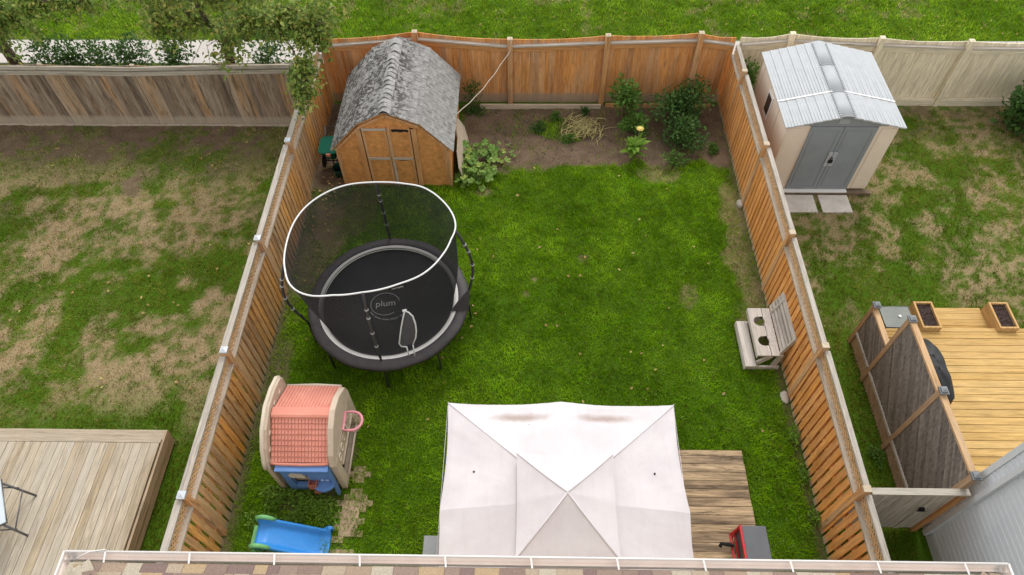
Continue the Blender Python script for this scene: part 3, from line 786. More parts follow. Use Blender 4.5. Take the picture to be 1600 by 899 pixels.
    for (ya, yb2) in ((y0, 11.96), (11.97, 12.86), (12.87, y1)):
        P = []
        for i in range(9):
            t_ = (i-4)/4; P.append([(xp+t_*0.165, ya, zp+0.072-0.045*abs(t_)**1.6), (xp+t_*0.165, yb2, zp+0.072-0.045*abs(t_)**1.6)])
        rd.grid(P)
        rd.tube([(xp+(i-4)/4*0.165, ya+0.012, zp+0.075-0.045*abs((i-4)/4)**1.6) for i in range(9)], 0.010, 6)
        yy = ya+0.05
        while yy < yb2-0.04:
            for s_ in (-1, 1): rd.box(xp+s_*0.150-0.014, xp+s_*0.150+0.014, yy, yy+0.03, zp+0.035, zp+0.058)
            yy += 0.065
    rdo = rd.build('ridge_cap', M['rs_ridge'], roof)
    rdo.modifiers.new('solid', 'SOLIDIFY').thickness = 0.01
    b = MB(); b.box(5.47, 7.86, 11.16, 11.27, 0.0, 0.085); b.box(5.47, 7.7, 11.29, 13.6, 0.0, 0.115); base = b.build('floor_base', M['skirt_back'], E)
    s = MB(); s.box(5.8, 7.30, 11.17, 11.265, 0.087, 0.118); s.build('sill', M['white'], base)
resin_shed()
g = 'concrete slabs at the plastic shed door'
for (a, b, lab) in ((5.86, 6.55, 'square concrete slab at the shed doors, half hidden by the fence'), (6.66, 7.32, 'square concrete slab at the shed doors, on the side away from the fence')):
    s = MB(); s.box(a, b, 10.62, 11.14, -0.03, 0.05)
    tag(s.build('paving_slab', M['concrete'], None, bevel=0.01), lab, 'paving slab', g)

# ------------------------------------------------------------------ trampoline
TC = Vector((-2.56, 7.64, 0)); TR = 1.5; TZ = 0.78
def netmat():
    m, nt, nd, lk, bs = newmat('net_mesh')
    bs.inputs['Base Color'].default_value = (0.012, 0.012, 0.014, 1); bs.inputs['Roughness'].default_value = 0.8
    t = N(nt, 'ShaderNodeBsdfTransparent'); t.inputs[0].default_value = (1, 1, 1, 1)
    mx = N(nt, 'ShaderNodeMixShader')
    lw = N(nt, 'ShaderNodeLayerWeight'); lw.inputs[0].default_value = 0.35
    f = maprange(nt, lw.outputs['Facing'], 0.0, 1.0, 0.52, 0.94)
    lk.new(f, mx.inputs[0]); lk.new(t.outputs[0], mx.inputs[1]); lk.new(bs.outputs[0], mx.inputs[2])
    lk.new(mx.outputs[0], nt.nodes['Material Output'].inputs[0])
    return m
M['net'] = netmat()
M['pad'] = plain('pad_vinyl', (0.052,0.047,0.050), 0.62, 0.18, 7, 0.35, dirt=(0.08,0.068,0.06), dirtamt=0.5, dscale=4)
M['pad_white'] = plain('pad_edge', (0.72,0.70,0.67), 0.7, 0.06, 8)
M['mat'] = plain('jump_mat', (0.013,0.013,0.015), 0.7, 0.2, 3, 0.25, bstr=0.15)
M['ring'] = plain('white_tube', (0.72,0.72,0.72), 0.45, 0.04)
M['sleeve'] = plain('pole_sleeve', (0.045,0.042,0.042), 0.7, 0.2, 10)
M['strap'] = plain('pale_strap', (0.42,0.42,0.41), 0.7, 0.1)
def circ(c, r, z, n=96, ph=0):
    return [Vector((c.x+r*math.cos(2*math.pi*i/n+ph), c.y+r*math.sin(2*math.pi*i/n+ph), z)) for i in range(n)]
RING = [(-2.71,9.05),(-2.2,9.02),(-1.84,8.93),(-1.47,8.62),(-1.22,8.2),(-1.18,7.95),(-1.24,7.70),(-1.37,7.34),(-1.66,6.95),(-2.06,6.73),(-2.60,6.57),(-3.07,6.51),(-3.49,6.51),(-3.79,6.69),(-3.97,7.06),(-4.05,7.62),(-3.86,8.46),(-3.36,8.92)]
_ra = sorted([(math.atan2(y-TC.y, x-TC.x), math.hypot(x-TC.x, y-TC.y)) for x, y in RING])
_aa = np.array([a for a, r in _ra]); _rr = np.array([r for a, r in _ra])
def ring_r(a):
    a = (a+math.pi) % (2*math.pi)-math.pi
    n = len(_aa); i = int(np.searchsorted(_aa, a)) % n
    i0 = (i-1) % n
    a0, a1 = _aa[i0], _aa[i]
    if i == 0:
        if a < a1: a0 -= 2*math.pi
        else: a1 += 2*math.pi
    t = (a-a0)/(a1-a0)
    p0, p1, p2, p3 = _rr[(i0-1) % n], _rr[i0], _rr[i], _rr[(i+1) % n]
    return 0.5*((2*p1)+(-p0+p2)*t+(2*p0-5*p1+4*p2-p3)*t*t+(-p0+3*p1-3*p2+p3)*t**3)
def text_obj(txt, size, parent, mat, loc, rot, name, ext=0.002):
    cu = bpy.data.curves.new(name, 'FONT'); cu.body = txt; cu.size = size; cu.extrude = ext; cu.align_x = 'CENTER'; cu.align_y = 'CENTER'; cu.offset = -size*0.008
    tmp = bpy.data.objects.new(name, cu); COL.objects.link(tmp)
    dg = bpy.context.evaluated_depsgraph_get(); me = bpy.data.meshes.new_from_object(tmp.evaluated_get(dg))
    bpy.data.objects.remove(tmp)
    me.materials.clear(); me.materials.append(mat)
    o = bpy.data.objects.new(name, me); COL.objects.link(o); o.parent = parent
    o.location = Vector(loc)-parent_off(parent); o.rotation_euler = rot
    return o
def trampoline():
    E = thing('trampoline', 'round black trampoline with a net wall and a white top hoop', 'trampoline', tuple(TC))
    n = 96
    # frame
    f = MB(); f.tube(circ(TC, 1.47, TZ-0.06), 0.028, 8, True); f.build('frame', M['steel_dark'], E)
    pad = MB(); P = []
    for i in range(n):
        a = 2*math.pi*i/n
        seam = -0.006 if i % 8 == 0 else 0
        row = []
        for r, z in ((1.325, TZ-0.004), (1.340, TZ+0.012), (1.40, TZ+0.018+seam), (1.47, TZ+0.012+seam), (1.515, TZ-0.01), (1.52, TZ-0.075)):
            rr = r*(1+0.004*math.sin(a*12)*(r > 1.45)); row.append((TC.x+rr*math.cos(a), TC.y+rr*math.sin(a), z))
        P.append(row)
    pad.grid(P, closed_u=True); po = pad.build('spring_pad', M['pad'], E); po.modifiers.new('solid', 'SOLIDIFY').thickness = 0.01
    w = MB(); P = []
    for i in range(n):
        a = 2*math.pi*i/n
        P.append([(TC.x+r*math.cos(a), TC.y+r*math.sin(a), z) for r, z in ((1.242, TZ-0.012), (1.247, TZ+0.002), (1.335, TZ+0.012))])
    w.grid(P, closed_u=True); w.build('pad_edge', M['pad_white'], po)
    sm = MB()
    for k in range(16):
        a = 2*math.pi*(k+0.3)/16; d = Vector((math.cos(a), math.sin(a), 0))
        sm.beam(TC+d*1.33+Vector((0,0,TZ+0.017)), TC+d*1.50+Vector((0,0,TZ+0.004)), 0.012, 0.014)
    sm.build('pad_seam', M['black'], po)
    m = MB(); P = []
    for r in (0.02, 0.3, 0.6, 0.9, 1.1, 1.244):
        P.append([TC+Vector((r*math.cos(2*math.pi*i/n), r*math.sin(2*math.pi*i/n), TZ-0.02-0.03*(1-(r/1.25)**2))) for i in range(n+1)])
    m.grid(P); mat = m.build('jump_mat', M['mat'], E)
    # logo on the mat
    zl = TZ-0.024
    lg = text_obj('plum', 0.195, mat, M['strap'], (-2.615, 7.56, zl), (0, 0, R(7)), 'logo_lettering')
    c = MB(); pts = [Vector((-2.62+0.275*math.cos(t), 7.55+0.255*math.sin(t), zl)) for t in [R(a) for a in range(20, 318, 6)]]
    c.tube(pts, 0.006, 6); c.build('logo_ring', M['strap'], mat)
    d = MB()
    for k in range(34):
        if k % 7 == 5: continue
        t = R(212+k*3.6); r = 0.345
        p = Vector((-2.55+r*1.1*math.cos(t), 7.54+r*math.sin(t), zl))
        hh = random.uniform(0.018, 0.034); q = Vector((math.cos(t), math.sin(t), 0))
        d.beam(p-q*hh/2, p+q*hh/2, 0.009, 0.004)
    d.build('logo_strapline', M['strap'], mat)
    # poles with sleeves and straps: back, front, right, left
    for (bx0, by0, tx, ty, bow, zl_) in ((-2.71, 9.17, -2.71, 9.05, 0.02, 0.0), (-2.50, 6.17, -2.60, 6.57, 0.07, 0.0), (-1.03, 7.72, -1.18, 7.90, 0.20, 0.0), (-4.04, 7.15, -4.0, 7.12, 0.20, 0.0)):
        b = Vector((bx0, by0, 0)); t = Vector((tx, ty, 2.5)); out = (b-TC).normalized(); out.z = 0
        pts = []
        for i in range(15):
            s_ = i/14; p = b.lerp(t, s_); u_ = max(0, (s_-0.3)/0.7); p += out*bow*math.sin(math.pi*u_)*(1.0); pts.append(p)
        q = MB(); q.tube(pts, 0.019, 8); pole = q.build('pole', M['steel_dark'], E)
        q = MB(); q.tube(pts[5:], 0.026, 8); q.build('sleeve', M['sleeve'], pole)
        q = MB()
        for i in (7, 9, 11, 12):
            q.tube([pts[i]-(pts[i+1]-pts[i])*0.07, pts[i]+(pts[i+1]-pts[i])*0.07], 0.034, 8)
        q.build('strap', M['strap'], pole)
        q = MB(); q.tube([pts[0]+Vector((0,0,0.0)), pts[0]+Vector((0,0,0.05))], 0.026, 8); q.build('foot_cap', M['steel_dark'], pole)
    for ang in (-47, -133, 45, 135):
        a = R(ang); d_ = Vector((math.cos(a), math.sin(a), 0))
        q = MB(); q.tube([TC+d_*1.47+Vector((0,0,TZ-0.06)), TC+d_*1.49+Vector((0,0,0.35)), TC+d_*1.47+Vector((0,0,-0.01))], 0.021, 8); q.build('leg', M['steel_dark'], E)
    # top hoop
    h = MB(); hp = []
    for i in range(120):
        a = 2*math.pi*i/120; r = ring_r(a); hp.append(Vector((TC.x+r*math.cos(a), TC.y+r*math.sin(a), 2.5)))
    h.tube(hp, 0.0145, 8, True); hoop = h.build('top_hoop', M['ring'], E)
    # net
    nn = MB(); P = []
    for i in range(96):
        a = 2*math.pi*i/96; rt = ring_r(a)-0.005; row = []
        near = min(abs(((a-pa+math.pi) % (2*math.pi))-math.pi) for pa in (R(95.7), R(-88), R(3), R(-162)))
        pull = math.exp(-(near/0.30)**2)
        for j in range(15):
            s_ = j/14
            z = 2.49+(TZ+0.02-2.49)*s_
            r = rt+(1.232-rt)*s_
            r += (0.13*pull-0.035)*math.sin(math.pi*s_)
            row.append((TC.x+r*math.cos(a), TC.y+r*math.sin(a), z))
        P.append(row)
    nn.grid(P, closed_u=True); net = nn.build('safety_net', M['net'], E)
    # lower skirt of the net, a denser band
    sk = MB(); P = []
    for i in range(97):
        a = 2*math.pi*i/96
        P.append([(TC.x+r*math.cos(a), TC.y+r*math.sin(a), z) for r, z in ((1.243, TZ+0.004), (1.238, TZ+0.035))])
    sk.grid(P); sk.build('net_hem', M['sleeve'], net)
    # door opening outline and flap on the front of the net
    def onnet(x, z): return Vector((x, 6.27+0.12*z, z))
    zp = [(-1.97,2.05),(-1.91,2.02),(-1.85,1.92),(-1.825,1.72),(-1.83,1.53),(-1.86,1.35),(-1.93,1.16)]
    zq = [(-1.97,2.05),(-2.02,1.86),(-2.08,1.62),(-2.13,1.38),(-2.17,1.18),(-2.14,1.10),(-2.04,1.09)]
    z_ = MB()
    z_.tube([onnet(*p) for p in zp], 0.013, 6); z_.tube([onnet(*p) for p in zq], 0.013, 6)
    z_.tube([onnet(-1.93,1.16), Vector((-1.93,6.36,0.82))], 0.011, 6); z_.tube([onnet(-2.05,1.09), Vector((-2.04,6.38,0.82))], 0.011, 6)
    z_.tube([onnet(-2.00,2.05), onnet(-1.94,2.07)], 0.024, 6)
    z_.build('door_zip', M['ring'], net)
    fl = MB(); poly = [onnet(*p)+Vector((0,0.012,0)) for p in zq[::-1][1:]]+[onnet(*p)+Vector((0,0.012,0)) for p in zp[1:]]
    fl.add(poly, [list(range(len(poly)))]); fl.build('door_flap', plain('flap_mesh', (0.075,0.077,0.085), 0.8, 0.1), net)
    # cuff of net folded over at the right pole, and name tag under the hoop
    cu = MB()
    cu.add([(-1.36,7.36,TZ+0.03),(-1.02,7.36,TZ+0.05),(-0.985,7.62,TZ+0.42),(-1.20,7.64,TZ+0.06)], [(0,1,2),(0,2,3)])
    cu.build('net_cuff', M['sleeve'], net)
    tg = MB(); a0, a1 = Vector((-2.19,6.685,2.43)), Vector((-1.93,6.775,2.43))
    tg.beam(a0, a1, 0.008, 0.085); tgo = tg.build('name_tag', M['black'], hoop)
    dirv = (a1-a0).normalized(); yaw = math.atan2(dirv.y, dirv.x)
    text_obj('plumplay', 0.058, tgo, M['ring'], (a0+a1)/2+Vector((math.sin(yaw), -math.cos(yaw), 0))*0.008, (R(90), 0, yaw), 'tag_lettering', 0.001)
trampoline()
# @@PART2
# ------------------------------------------------------------------ gazebo
def canopymat():
    m, nt, nd, lk, bs = newmat('canopy_cloth')
    co = objco(nt)
    c = mixc(nt, (0.68,0.64,0.655), (0.62,0.575,0.595), maprange(nt, noise(nt, co, 1.6, 5, 0.6), 0.4, 0.65))
    # weave streaks
    mp = N(nt, 'ShaderNodeMapping'); mp.inputs['Scale'].default_value = (14, 1.5, 1); lk.new(co, mp.inputs[0])
    c = mixc(nt, c, (0.59,0.535,0.545), maprange(nt, noise(nt, mp.outputs[0], 1, 3), 0.5, 0.75, 0, 0.35))
    # two brown water stains where rain has pooled at the far eave
    sx = N(nt, 'ShaderNodeSeparateXYZ'); lk.new(co, sx.inputs[0])
    for cx in (-0.60, 0.62):
        def lin(sock, off, sc):
            a = N(nt, 'ShaderNodeMath', operation='MULTIPLY_ADD'); lk.new(sock, a.inputs[0]); a.inputs[1].default_value = sc; a.inputs[2].default_value = -off*sc; return a.outputs[0]
        u = lin(sx.outputs[0], cx, 1/0.52); v = lin(sx.outputs[1], 1.40, 1/0.105)
        cv = N(nt, 'ShaderNodeCombineXYZ'); lk.new(u, cv.inputs[0]); lk.new(v, cv.inputs[1])
        ln = N(nt, 'ShaderNodeVectorMath', operation='LENGTH'); lk.new(cv.outputs[0], ln.inputs[0])
        nz = N(nt, 'ShaderNodeMath', operation='MULTIPLY_ADD'); lk.new(noise(nt, co, 6, 5), nz.inputs[0]); nz.inputs[1].default_value = 0.9; lk.new(ln.outputs['Value'], nz.inputs[2])
        c = mixc(nt, c, (0.34,0.26,0.22), maprange(nt, nz.outputs[0], 1.50, 0.70, 0, 0.8))
    lk.new(c, bs.inputs['Base Color']); bs.inputs['Roughness'].default_value = 0.85; bs.inputs['Specular IOR Level'].default_value = 0.2
    bump(nt, bs, noise(nt, co, 4, 6, 0.6, 0.6), 0.22, 0.03)
    t = N(nt, 'ShaderNodeBsdfTranslucent'); lk.new(c, t.inputs[0])
    mx = N(nt, 'ShaderNodeMixShader'); mx.inputs[0].default_value = 0.12
    lk.new(bs.outputs[0], mx.inputs[1]); lk.new(t.outputs[0], mx.inputs[2]); lk.new(mx.outputs[0], nt.nodes['Material Output'].inputs[0])
    return m
M['canopy'] = canopymat()
M['seam'] = plain('canopy_seam', (0.66,0.615,0.63), 0.8, 0.05)
def gazebo():
    cx, cy = 0.58, 3.10
    E = thing('gazebo', 'large white two tier canopy gazebo with water stains, standing beside the house', 'gazebo', (cx, cy, 0))
    HE, HT, ZE, ZT = 1.70, 0.56, 2.12, 2.62
    can = MB()
    for k in range(4):
        ca, sa = [(1,0),(0,1),(-1,0),(0,-1)][k]
        # local: u along eave (-1..1), t eave->top; sector 0 faces +x, 1 faces +y ...
        P = []
        for i in range(41):
            u = (i-20)/20; row = []
            for j in range(17):
                t = j/16
                h = HE+(HT-HE)*t
                z = ZE+(ZT-ZE)*t
                rib = (1-abs(u))
                # raised middle rib near the eave, cloth sagging between rib and hip
                z += (0.20 if k != 1 else 0.11)*rib*(1-t)**0.8
                z -= 0.045*math.sin(math.pi*abs(u))*(1-t)**0.5*(0.35+0.65*t)
                if k == 1: z -= 0.050*math.exp(-((abs(u)-0.40)/0.20)**2-((t-0.22)/0.13)**2)
                ed = 1.0-0.018*math.sin(math.pi*abs(u))*(t == 0)-0.012*(1-u*u)*(t == 0)
                z += (0.004*math.sin(u*23+k)*math.sin(t*9)+0.005*math.sin(u*11+t*7+k*2)*math.sin(t*5+1)+0.003*math.sin(u*47+t*4))*(1-t)
                lx, ly = h*ed, h*u
                row.append((cx+lx*ca-ly*sa, cy+lx*sa+ly*ca, z))
            P.append(row)
        can.grid(P[:21]); can.grid(P[20:])
        # short valance
        V = [[P[i][0], (P[i][0][0]+0.006*ca, P[i][0][1]+0.006*sa, P[i][0][2]-0.07)] for i in range(41)]
        can.grid(V)
    canopy = can.build('canopy', M['canopy'], E)
    hm = MB(); hm.tube([(cx+a*HE*1.003, cy+b*HE*1.003, ZE-0.07) for a, b in ((-1,-1),(1,-1),(1,1),(-1,1))], 0.008, 6, True); hm.build('hem', M['seam'], canopy)
    for sx_, sy_ in ((1,1),(1,-1),(-1,1),(-1,-1)):
        sm = MB()
        sm.tube([(cx+sx_*HE, cy+sy_*HE, ZE+0.004), (cx+sx_*(HE+HT)/2, cy+sy_*(HE+HT)/2, (ZE+ZT)/2+0.004), (cx+sx_*HT, cy+sy_*HT, ZT+0.004)], 0.009, 6)
        sm.build('hip_seam', M['seam'], canopy)
    for px, py, pz in ((0.10,4.35,2.32),(1.02,4.35,2.32),(-0.66,3.62,2.38),(1.83,3.62,2.38)):
        gr = MB(); gr.tube([(px, py, pz-0.03), (px, py, pz+0.012)], 0.014, 8); gr.build('drain_eyelet', M['black'], canopy)
    top = MB(); H2 = 0.65; ZV, ZA = 2.74, 3.07
    for k in range(4):
        ca, sa = [(1,0),(0,1),(-1,0),(0,-1)][k]; P = []
        for i in range(25):
            u = (i-12)/12; row = []
            for j in range(11):
                t = j/10; h = H2*(1-t)
                z = ZV+(ZA-ZV)*t-0.022*math.sin(math.pi*abs(u))*(1-t)-0.03*math.sin(math.pi*t)*0.5
                ed = 1-0.02*(1-u*u)*(t == 0)
                yy = h*ed*sa+h*u*ca; row.append((cx+h*ed*ca-h*u*sa, cy+(yy if yy > 0 else yy*1.14), z))
            P.append(row)
        top.grid(P)
        top.grid([[P[i][0], (P[i][0][0], P[i][0][1], P[i][0][2]-0.05)] for i in range(25)])
    tp = top.build('vent_canopy', M['canopy'], E)
    for sx_, sy_ in ((1,1),(1,-1),(-1,1),(-1,-1)):
        s2 = MB(); ky = 1.0 if sy_ > 0 else 1.14; s2.tube([(cx+sx_*H2, cy+sy_*H2*ky, ZV+0.004), (cx+sx_*H2/2, cy+sy_*H2*ky/2, (ZV+ZA)/2-0.01), (cx, cy, ZA+0.003)], 0.008, 6)
        s2.build('vent_seam', M['seam'], tp)
    fr = MB()
    for a, b in (((-1,-1),(1,-1)),((1,-1),(1,1)),((1,1),(-1,1)),((-1,1),(-1,-1))):
        fr.beam((cx+a[0]*(HE-0.05), cy+a[1]*(HE-0.05), ZE-0.06), (cx+b[0]*(HE-0.05), cy+b[1]*(HE-0.05), ZE-0.06), 0.025, 0.04)
    fr.build('roof_frame', M['steel_dark'], E)
    for sx_, sy_ in ((1,1),(1,-1),(-1,1),(-1,-1)):
        bx('post', M['steel_dark'], E, cx+sx_*1.62-0.03, cx+sx_*1.62+0.03, cy+sy_*1.62-0.03, cy+sy_*1.62+0.03, 0.0, ZE-0.05)
gazebo()

# ------------------------------------------------------------------ low patio deck under the gazebo
def boards_x(mb, x0, x1, y0, y1, pitch, gap, z0, z1, jit=0.0):
    y = y0
    while y < y1-0.02:
        w = min(pitch-gap, y1-y); j = random.uniform(-jit, jit)
        mb.box(x0+random.uniform(-jit, jit), x1+j, y, y+w, z0, z1+random.uniform(-0.002, 0.002)); y += pitch
def boards_y(mb, x0, x1, y0, y1, pitch, gap, z0, z1, jit=0.0):
    x = x0
    while x < x1-0.02:
        w = min(pitch-gap, x1-x)
        mb.box(x, x+w, y0, y1+random.uniform(-jit, jit), z0, z1+random.uniform(-0.002, 0.002)); x += pitch
pd = thing('patio_deck', 'low mottled brown plank deck under the gazebo', 'deck', (2.0, 3.2, 0))
m = MB(); boards_x(m, -1.1, 3.82, 1.45, 4.93, 0.147, 0.008, 0.11, 0.148, 0.006); m.build('deck_board', M['deck_m'], pd)
m = MB(); m.box(-1.09, 3.79, 4.885, 4.925, -0.03, 0.106); m.box(3.755, 3.795, 1.45, 4.88, -0.03, 0.106); m.box(-1.09, -1.05, 1.45, 4.88, -0.03, 0.106)
m.build('rim_joist', M['deck_m'], pd)

# grill-like toy kitchen: grey top, red side frame
M['red'] = plain('red_paint', (0.50,0.02,0.022), 0.4, 0.1)
M['greytop'] = plain('slate_grey_top', (0.115,0.118,0.13), 0.6, 0.1, 5)
bt = thing('tool_cart', 'slate grey topped cart with a red frame and black handle, at the deck corner', 'cart', (3.6, 3.1, 0.15))
m = MB(); m.box(3.42, 3.79, 2.70, 3.46, 0.66, 0.70); m.build('top', M['greytop'], bt, bevel=0.006)
m = MB(); m.box(3.385, 3.417, 2.69, 3.47, 0.645, 0.705); m.box(3.385, 3.417, 2.69, 2.725, 0.15, 0.644); m.box(3.385, 3.417, 3.435, 3.47, 0.15, 0.644); m.box(3.387, 3.415, 2.727, 3.433, 0.30, 0.33)
m.beam((3.40,3.45,0.64), (3.30,3.40,0.42), 0.03, 0.03); m.beam((3.30,3.40,0.42),(3.30,2.75,0.42), 0.03, 0.03)
m.build('red_frame', M['red'], bt)
m = MB(); m.box(3.43, 3.78, 2.71, 3.45, 0.20, 0.655); m.build('cabinet', M['greytop'], bt)
m = MB(); m.tube([(3.28,3.22,0.50),(3.20,3.23,0.49),(3.13,3.25,0.47),(3.10,3.20,0.46)], 0.03, 8); m.tube([(3.30,3.22,0.50),(3.30,3.22,0.42)], 0.02, 6); m.build('handle', M['black'], bt)
for sx_ in (3.45, 3.76):
    for sy_ in (2.76, 3.40): bx('leg', M['steel_dark'], bt, sx_-0.015, sx_+0.015, sy_-0.015, sy_+0.015, 0.148, 0.2)
gb = thing('storage_box', 'low grey storage box beside the left edge of the gazebo', 'box', (-1.35, 2.9, 0))
M['greybox'] = plain('grey_plastic', (0.27,0.28,0.29), 0.55, 0.06)
bx('body', M['greybox'], gb, -1.52, -1.12, 2.5, 3.30, 0.0, 0.37); m = MB(); m.box(-1.54, -1.10, 2.48, 3.33, 0.372, 0.42); m.build('lid', M['greybox'], gb, bevel=0.012)

# ------------------------------------------------------------------ playhouse
M['ph_roof'] = plain('salmon_plastic', (0.64,0.25,0.185), 0.6, 0.10, 2.5, 0.3, dirt=(0.72,0.36,0.28), dirtamt=0.5, dscale=2.5)
M['ph_beige'] = plain('playhouse_beige', (0.53,0.43,0.33), 0.6, 0.09, 3, 0.3, dirt=(0.36,0.28,0.20), dirtamt=0.6, dscale=5)
M['ph_beige2'] = plain('playhouse_pale', (0.62,0.53,0.42), 0.6, 0.08, 3, 0.3, dirt=(0.46,0.37,0.27), dirtamt=0.5, dscale=6)
M['ph_blue'] = plain('playhouse_blue', (0.115,0.23,0.50), 0.5, 0.08, 4, 0.35, dirt=(0.14,0.24,0.45), dirtamt=0.4)
M['ph_rust'] = plain('rust_plastic', (0.38,0.12,0.08), 0.55, 0.08)
M['pink'] = plain('pink_rim', (0.72,0.28,0.33), 0.5, 0.05)
def playhouse():
    E = thing('playhouse', 'beige plastic playhouse with a salmon tiled roof and blue play kitchen', 'playhouse', (-3.5, 4.9, 0))
    xl, xr = -3.98, -3.08
    yf, yb, yr = 4.30, 5.50, 4.92
    # walls
    w = MB()
    w.box(xl, xr, yb-0.05, yb, 0, 1.0)
    # front wall with doorway opening
    w.box(xl, -3.93, yf, yf+0.05, 0, 0.98); w.box(-3.16, xr, yf, yf+0.05, 0, 0.98); w.box(-3.93, -3.16, yf, yf+0.05, 0.80, 0.98); w.box(-3.93, -3.16, yf, yf+0.05, 0, 0.25)
    w.build('wall', M['ph_beige'], E)
    # right end wall: thick moulded frame with a window opening, tapering towards the top
    e = MB(); x0, x1 = -3.07, -2.97
    e.prism([(x0, 4.22, 0), (x0, 4.40, 0), (x0, 4.40, 1.0), (x0, 4.22, 1.0)], (0.10, 0, 0))
    e.prism([(x0, 5.36, 0), (x0, 5.56, 0), (x0, 5.56, 1.0), (x0, 5.36, 1.0)], (0.10, 0, 0))
    e.box(x0, x1, 4.402, 5.358, 0, 0.12); e.box(x0, x1, 4.402, 5.358, 0.62, 1.0)
    e.prism([(x0+0.002, 4.20, 1.002), (x0+0.002, 5.58, 1.002), (x0+0.002, 5.50, 1.26), (x0+0.002, 5.20, 1.50), (x0+0.002, 4.92, 1.58), (x0+0.002, 4.64, 1.50), (x0+0.002, 4.30, 1.22)], (0.096, 0, 0))
    re = e.build('gable_end', M['ph_beige'], E, bevel=0.012)
    tr = MB()
    for (ya, yb2) in ((4.42, 4.86), (4.93, 5.34)):
        pass
    for yy in (4.45, 4.62, 4.80): tr.tube([(x1+0.003, yy+0.06*math.cos(t), 0.83+0.075*math.sin(t)) for t in [R(a) for a in range(0, 360, 24)]], 0.012, 6, True)
    tr.tube([(x1+0.003, 4.42, 0.60), (x1+0.003, 5.34, 0.60)], 0.022, 6); tr.tube([(x1+0.003, 4.42, 0.14), (x1+0.003, 5.34, 0.14)], 0.02, 6)
    tr.build('moulding', M['ph_beige2'], re)
    # left end: tall arched parapet gable
    l = MB(); xa, xb = -4.10, -4.0
    arch = [(4.20, 0.0), (5.60, 0.0), (5.62, 1.20), (5.62, 1.36), (5.56, 1.45), (5.3, 1.56), (4.95, 1.62), (4.6, 1.52), (4.35, 1.32), (4.22, 1.12), (4.18, 0.98)]
    l.prism([(xa, a, b) for a, b in arch], (0.085, 0, 0)); le = l.build('gable_end', M['ph_beige'], E, bevel=0.015)
    bd = MB(); bd.tube([(xa+0.012, a, b) for a, b in arch[2:]], 0.036, 8); bd.build('gable_rim', M['ph_beige2'], le)
    for (a, b) in ((5.35, 1.36), (5.1, 1.46), (4.62, 1.36), (4.42, 1.18), (4.3, 1.05)): bx('moulded_block', M['ph_beige2'], le, xb-0.016, xb-0.004, a-0.04, a+0.04, b-0.015, b+0.015)
    # roof: two tiled slopes and ridge board
    rf = MB(); X0, X1 = -4.0, -3.075
    sl = {}
    for key, (ye, ze) in dict(f=(4.26, 1.06), b=(5.58, 1.12)).items():
        yt, zt = (4.84, 1.47) if key == 'f' else (5.00, 1.47)
        nr, nc = 8, 17
        d = Vector((0, ye-yt, ze-zt)); n = Vector((1,0,0)).cross(d).normalized()
        if n.z < 0: n = -n
        rf.slab([(X0, yt, zt), (X1, yt, zt), (X1, ye, ze), (X0, ye, ze)], 0.03)
        for r_ in range(nr):
            for c_ in range(nc):
                xa_ = X0+(X1-X0)*c_/nc+0.005; xb_ = X0+(X1-X0)*(c_+1)/nc-0.005; xm = (xa_+xb_)/2
                pa = Vector((0, yt, zt))+d*((r_+0.06)/nr); pb_ = Vector((0, yt, zt))+d*((r_+0.95)/nr)
                vs = []
                for pp, li in ((pa, 0.004), (pb_, 0.018)):
                    for xx, hh in ((xa_, 0.0), (xm, 0.009), (xb_, 0.0)):
                        q = pp+n*(li+hh); vs.append((xx, q.y, q.z))
                q0 = [(xa_, (pb_+n*0.001).y, (pb_+n*0.001).z), (xb_, (pb_+n*0.001).y, (pb_+n*0.001).z)]
                rf.add(vs+q0, [(0,1,4,3), (1,2,5,4), (3,4,5,7,6)], smooth=False)
    roof = rf.build('roof', M['ph_roof'], E)
    rg = MB(); rg.prism([(X0, 4.825, 1.47), (X0, 4.83, 1.505), (X0, 4.86, 1.525), (X0, 4.98, 1.525), (X0, 5.01, 1.505), (X0, 5.015, 1.47)], (X1-X0, 0, 0))
    rg.build('ridge', M['ph_roof'], roof)
    ev = MB(); ev.tube([(X0, 4.25, 1.05), (-3.9, 4.235, 1.045), (-3.5, 4.225, 1.045), (-3.15, 4.235, 1.045), (X1, 4.25, 1.05)], 0.028, 8)
    ev.build('eave_rim', M['ph_roof'], roof)
    ev = MB(); ev.tube([(X0, 5.60, 1.10), (-3.5, 5.62, 1.10), (X1, 5.60, 1.10)], 0.03, 8); ev.build('eave_rim', M['ph_beige2'], roof)
    # blue play kitchen on the front
    k = MB(); y1 = 4.22
    k.box(-3.92, -3.10, y1-0.04, y1+0.05, 0.70, 0.98); k.box(-3.92, -3.80, y1-0.04, y1+0.05, 0.06, 0.698); k.box(-3.50, -3.10, y1-0.04, y1+0.05, 0.22, 0.698); k.box(-3.798, -3.502, y1-0.04, y1+0.05, 0.06, 0.22)
    k.prism([(-3.94, y1-0.10, 0.985), (-3.08, y1-0.10, 0.985), (-3.08, y1+0.06, 1.0), (-3.94, y1+0.06, 1.0)], (0, 0, 0.03))
    k.prism([(-3.12, y1-0.13, 0.05), (-3.07, y1-0.13, 0.05), (-3.07, y1-0.042, 0.95), (-3.12, y1-0.042, 0.95)], (0, 0.08, 0))
    kt = k.build('play_kitchen', M['ph_blue'], E, bevel=0.01)
    s = MB(); pts = [(-3.46+0.19*(1-math.cos(t))*1.0, y1-0.042-0.17*math.sin(t), 0.40) for t in [R(a) for a in range(0, 181, 12)]]
    s.prism(pts, (0, 0, 0.05)); s.build('sink_shelf', M['ph_blue'], kt)
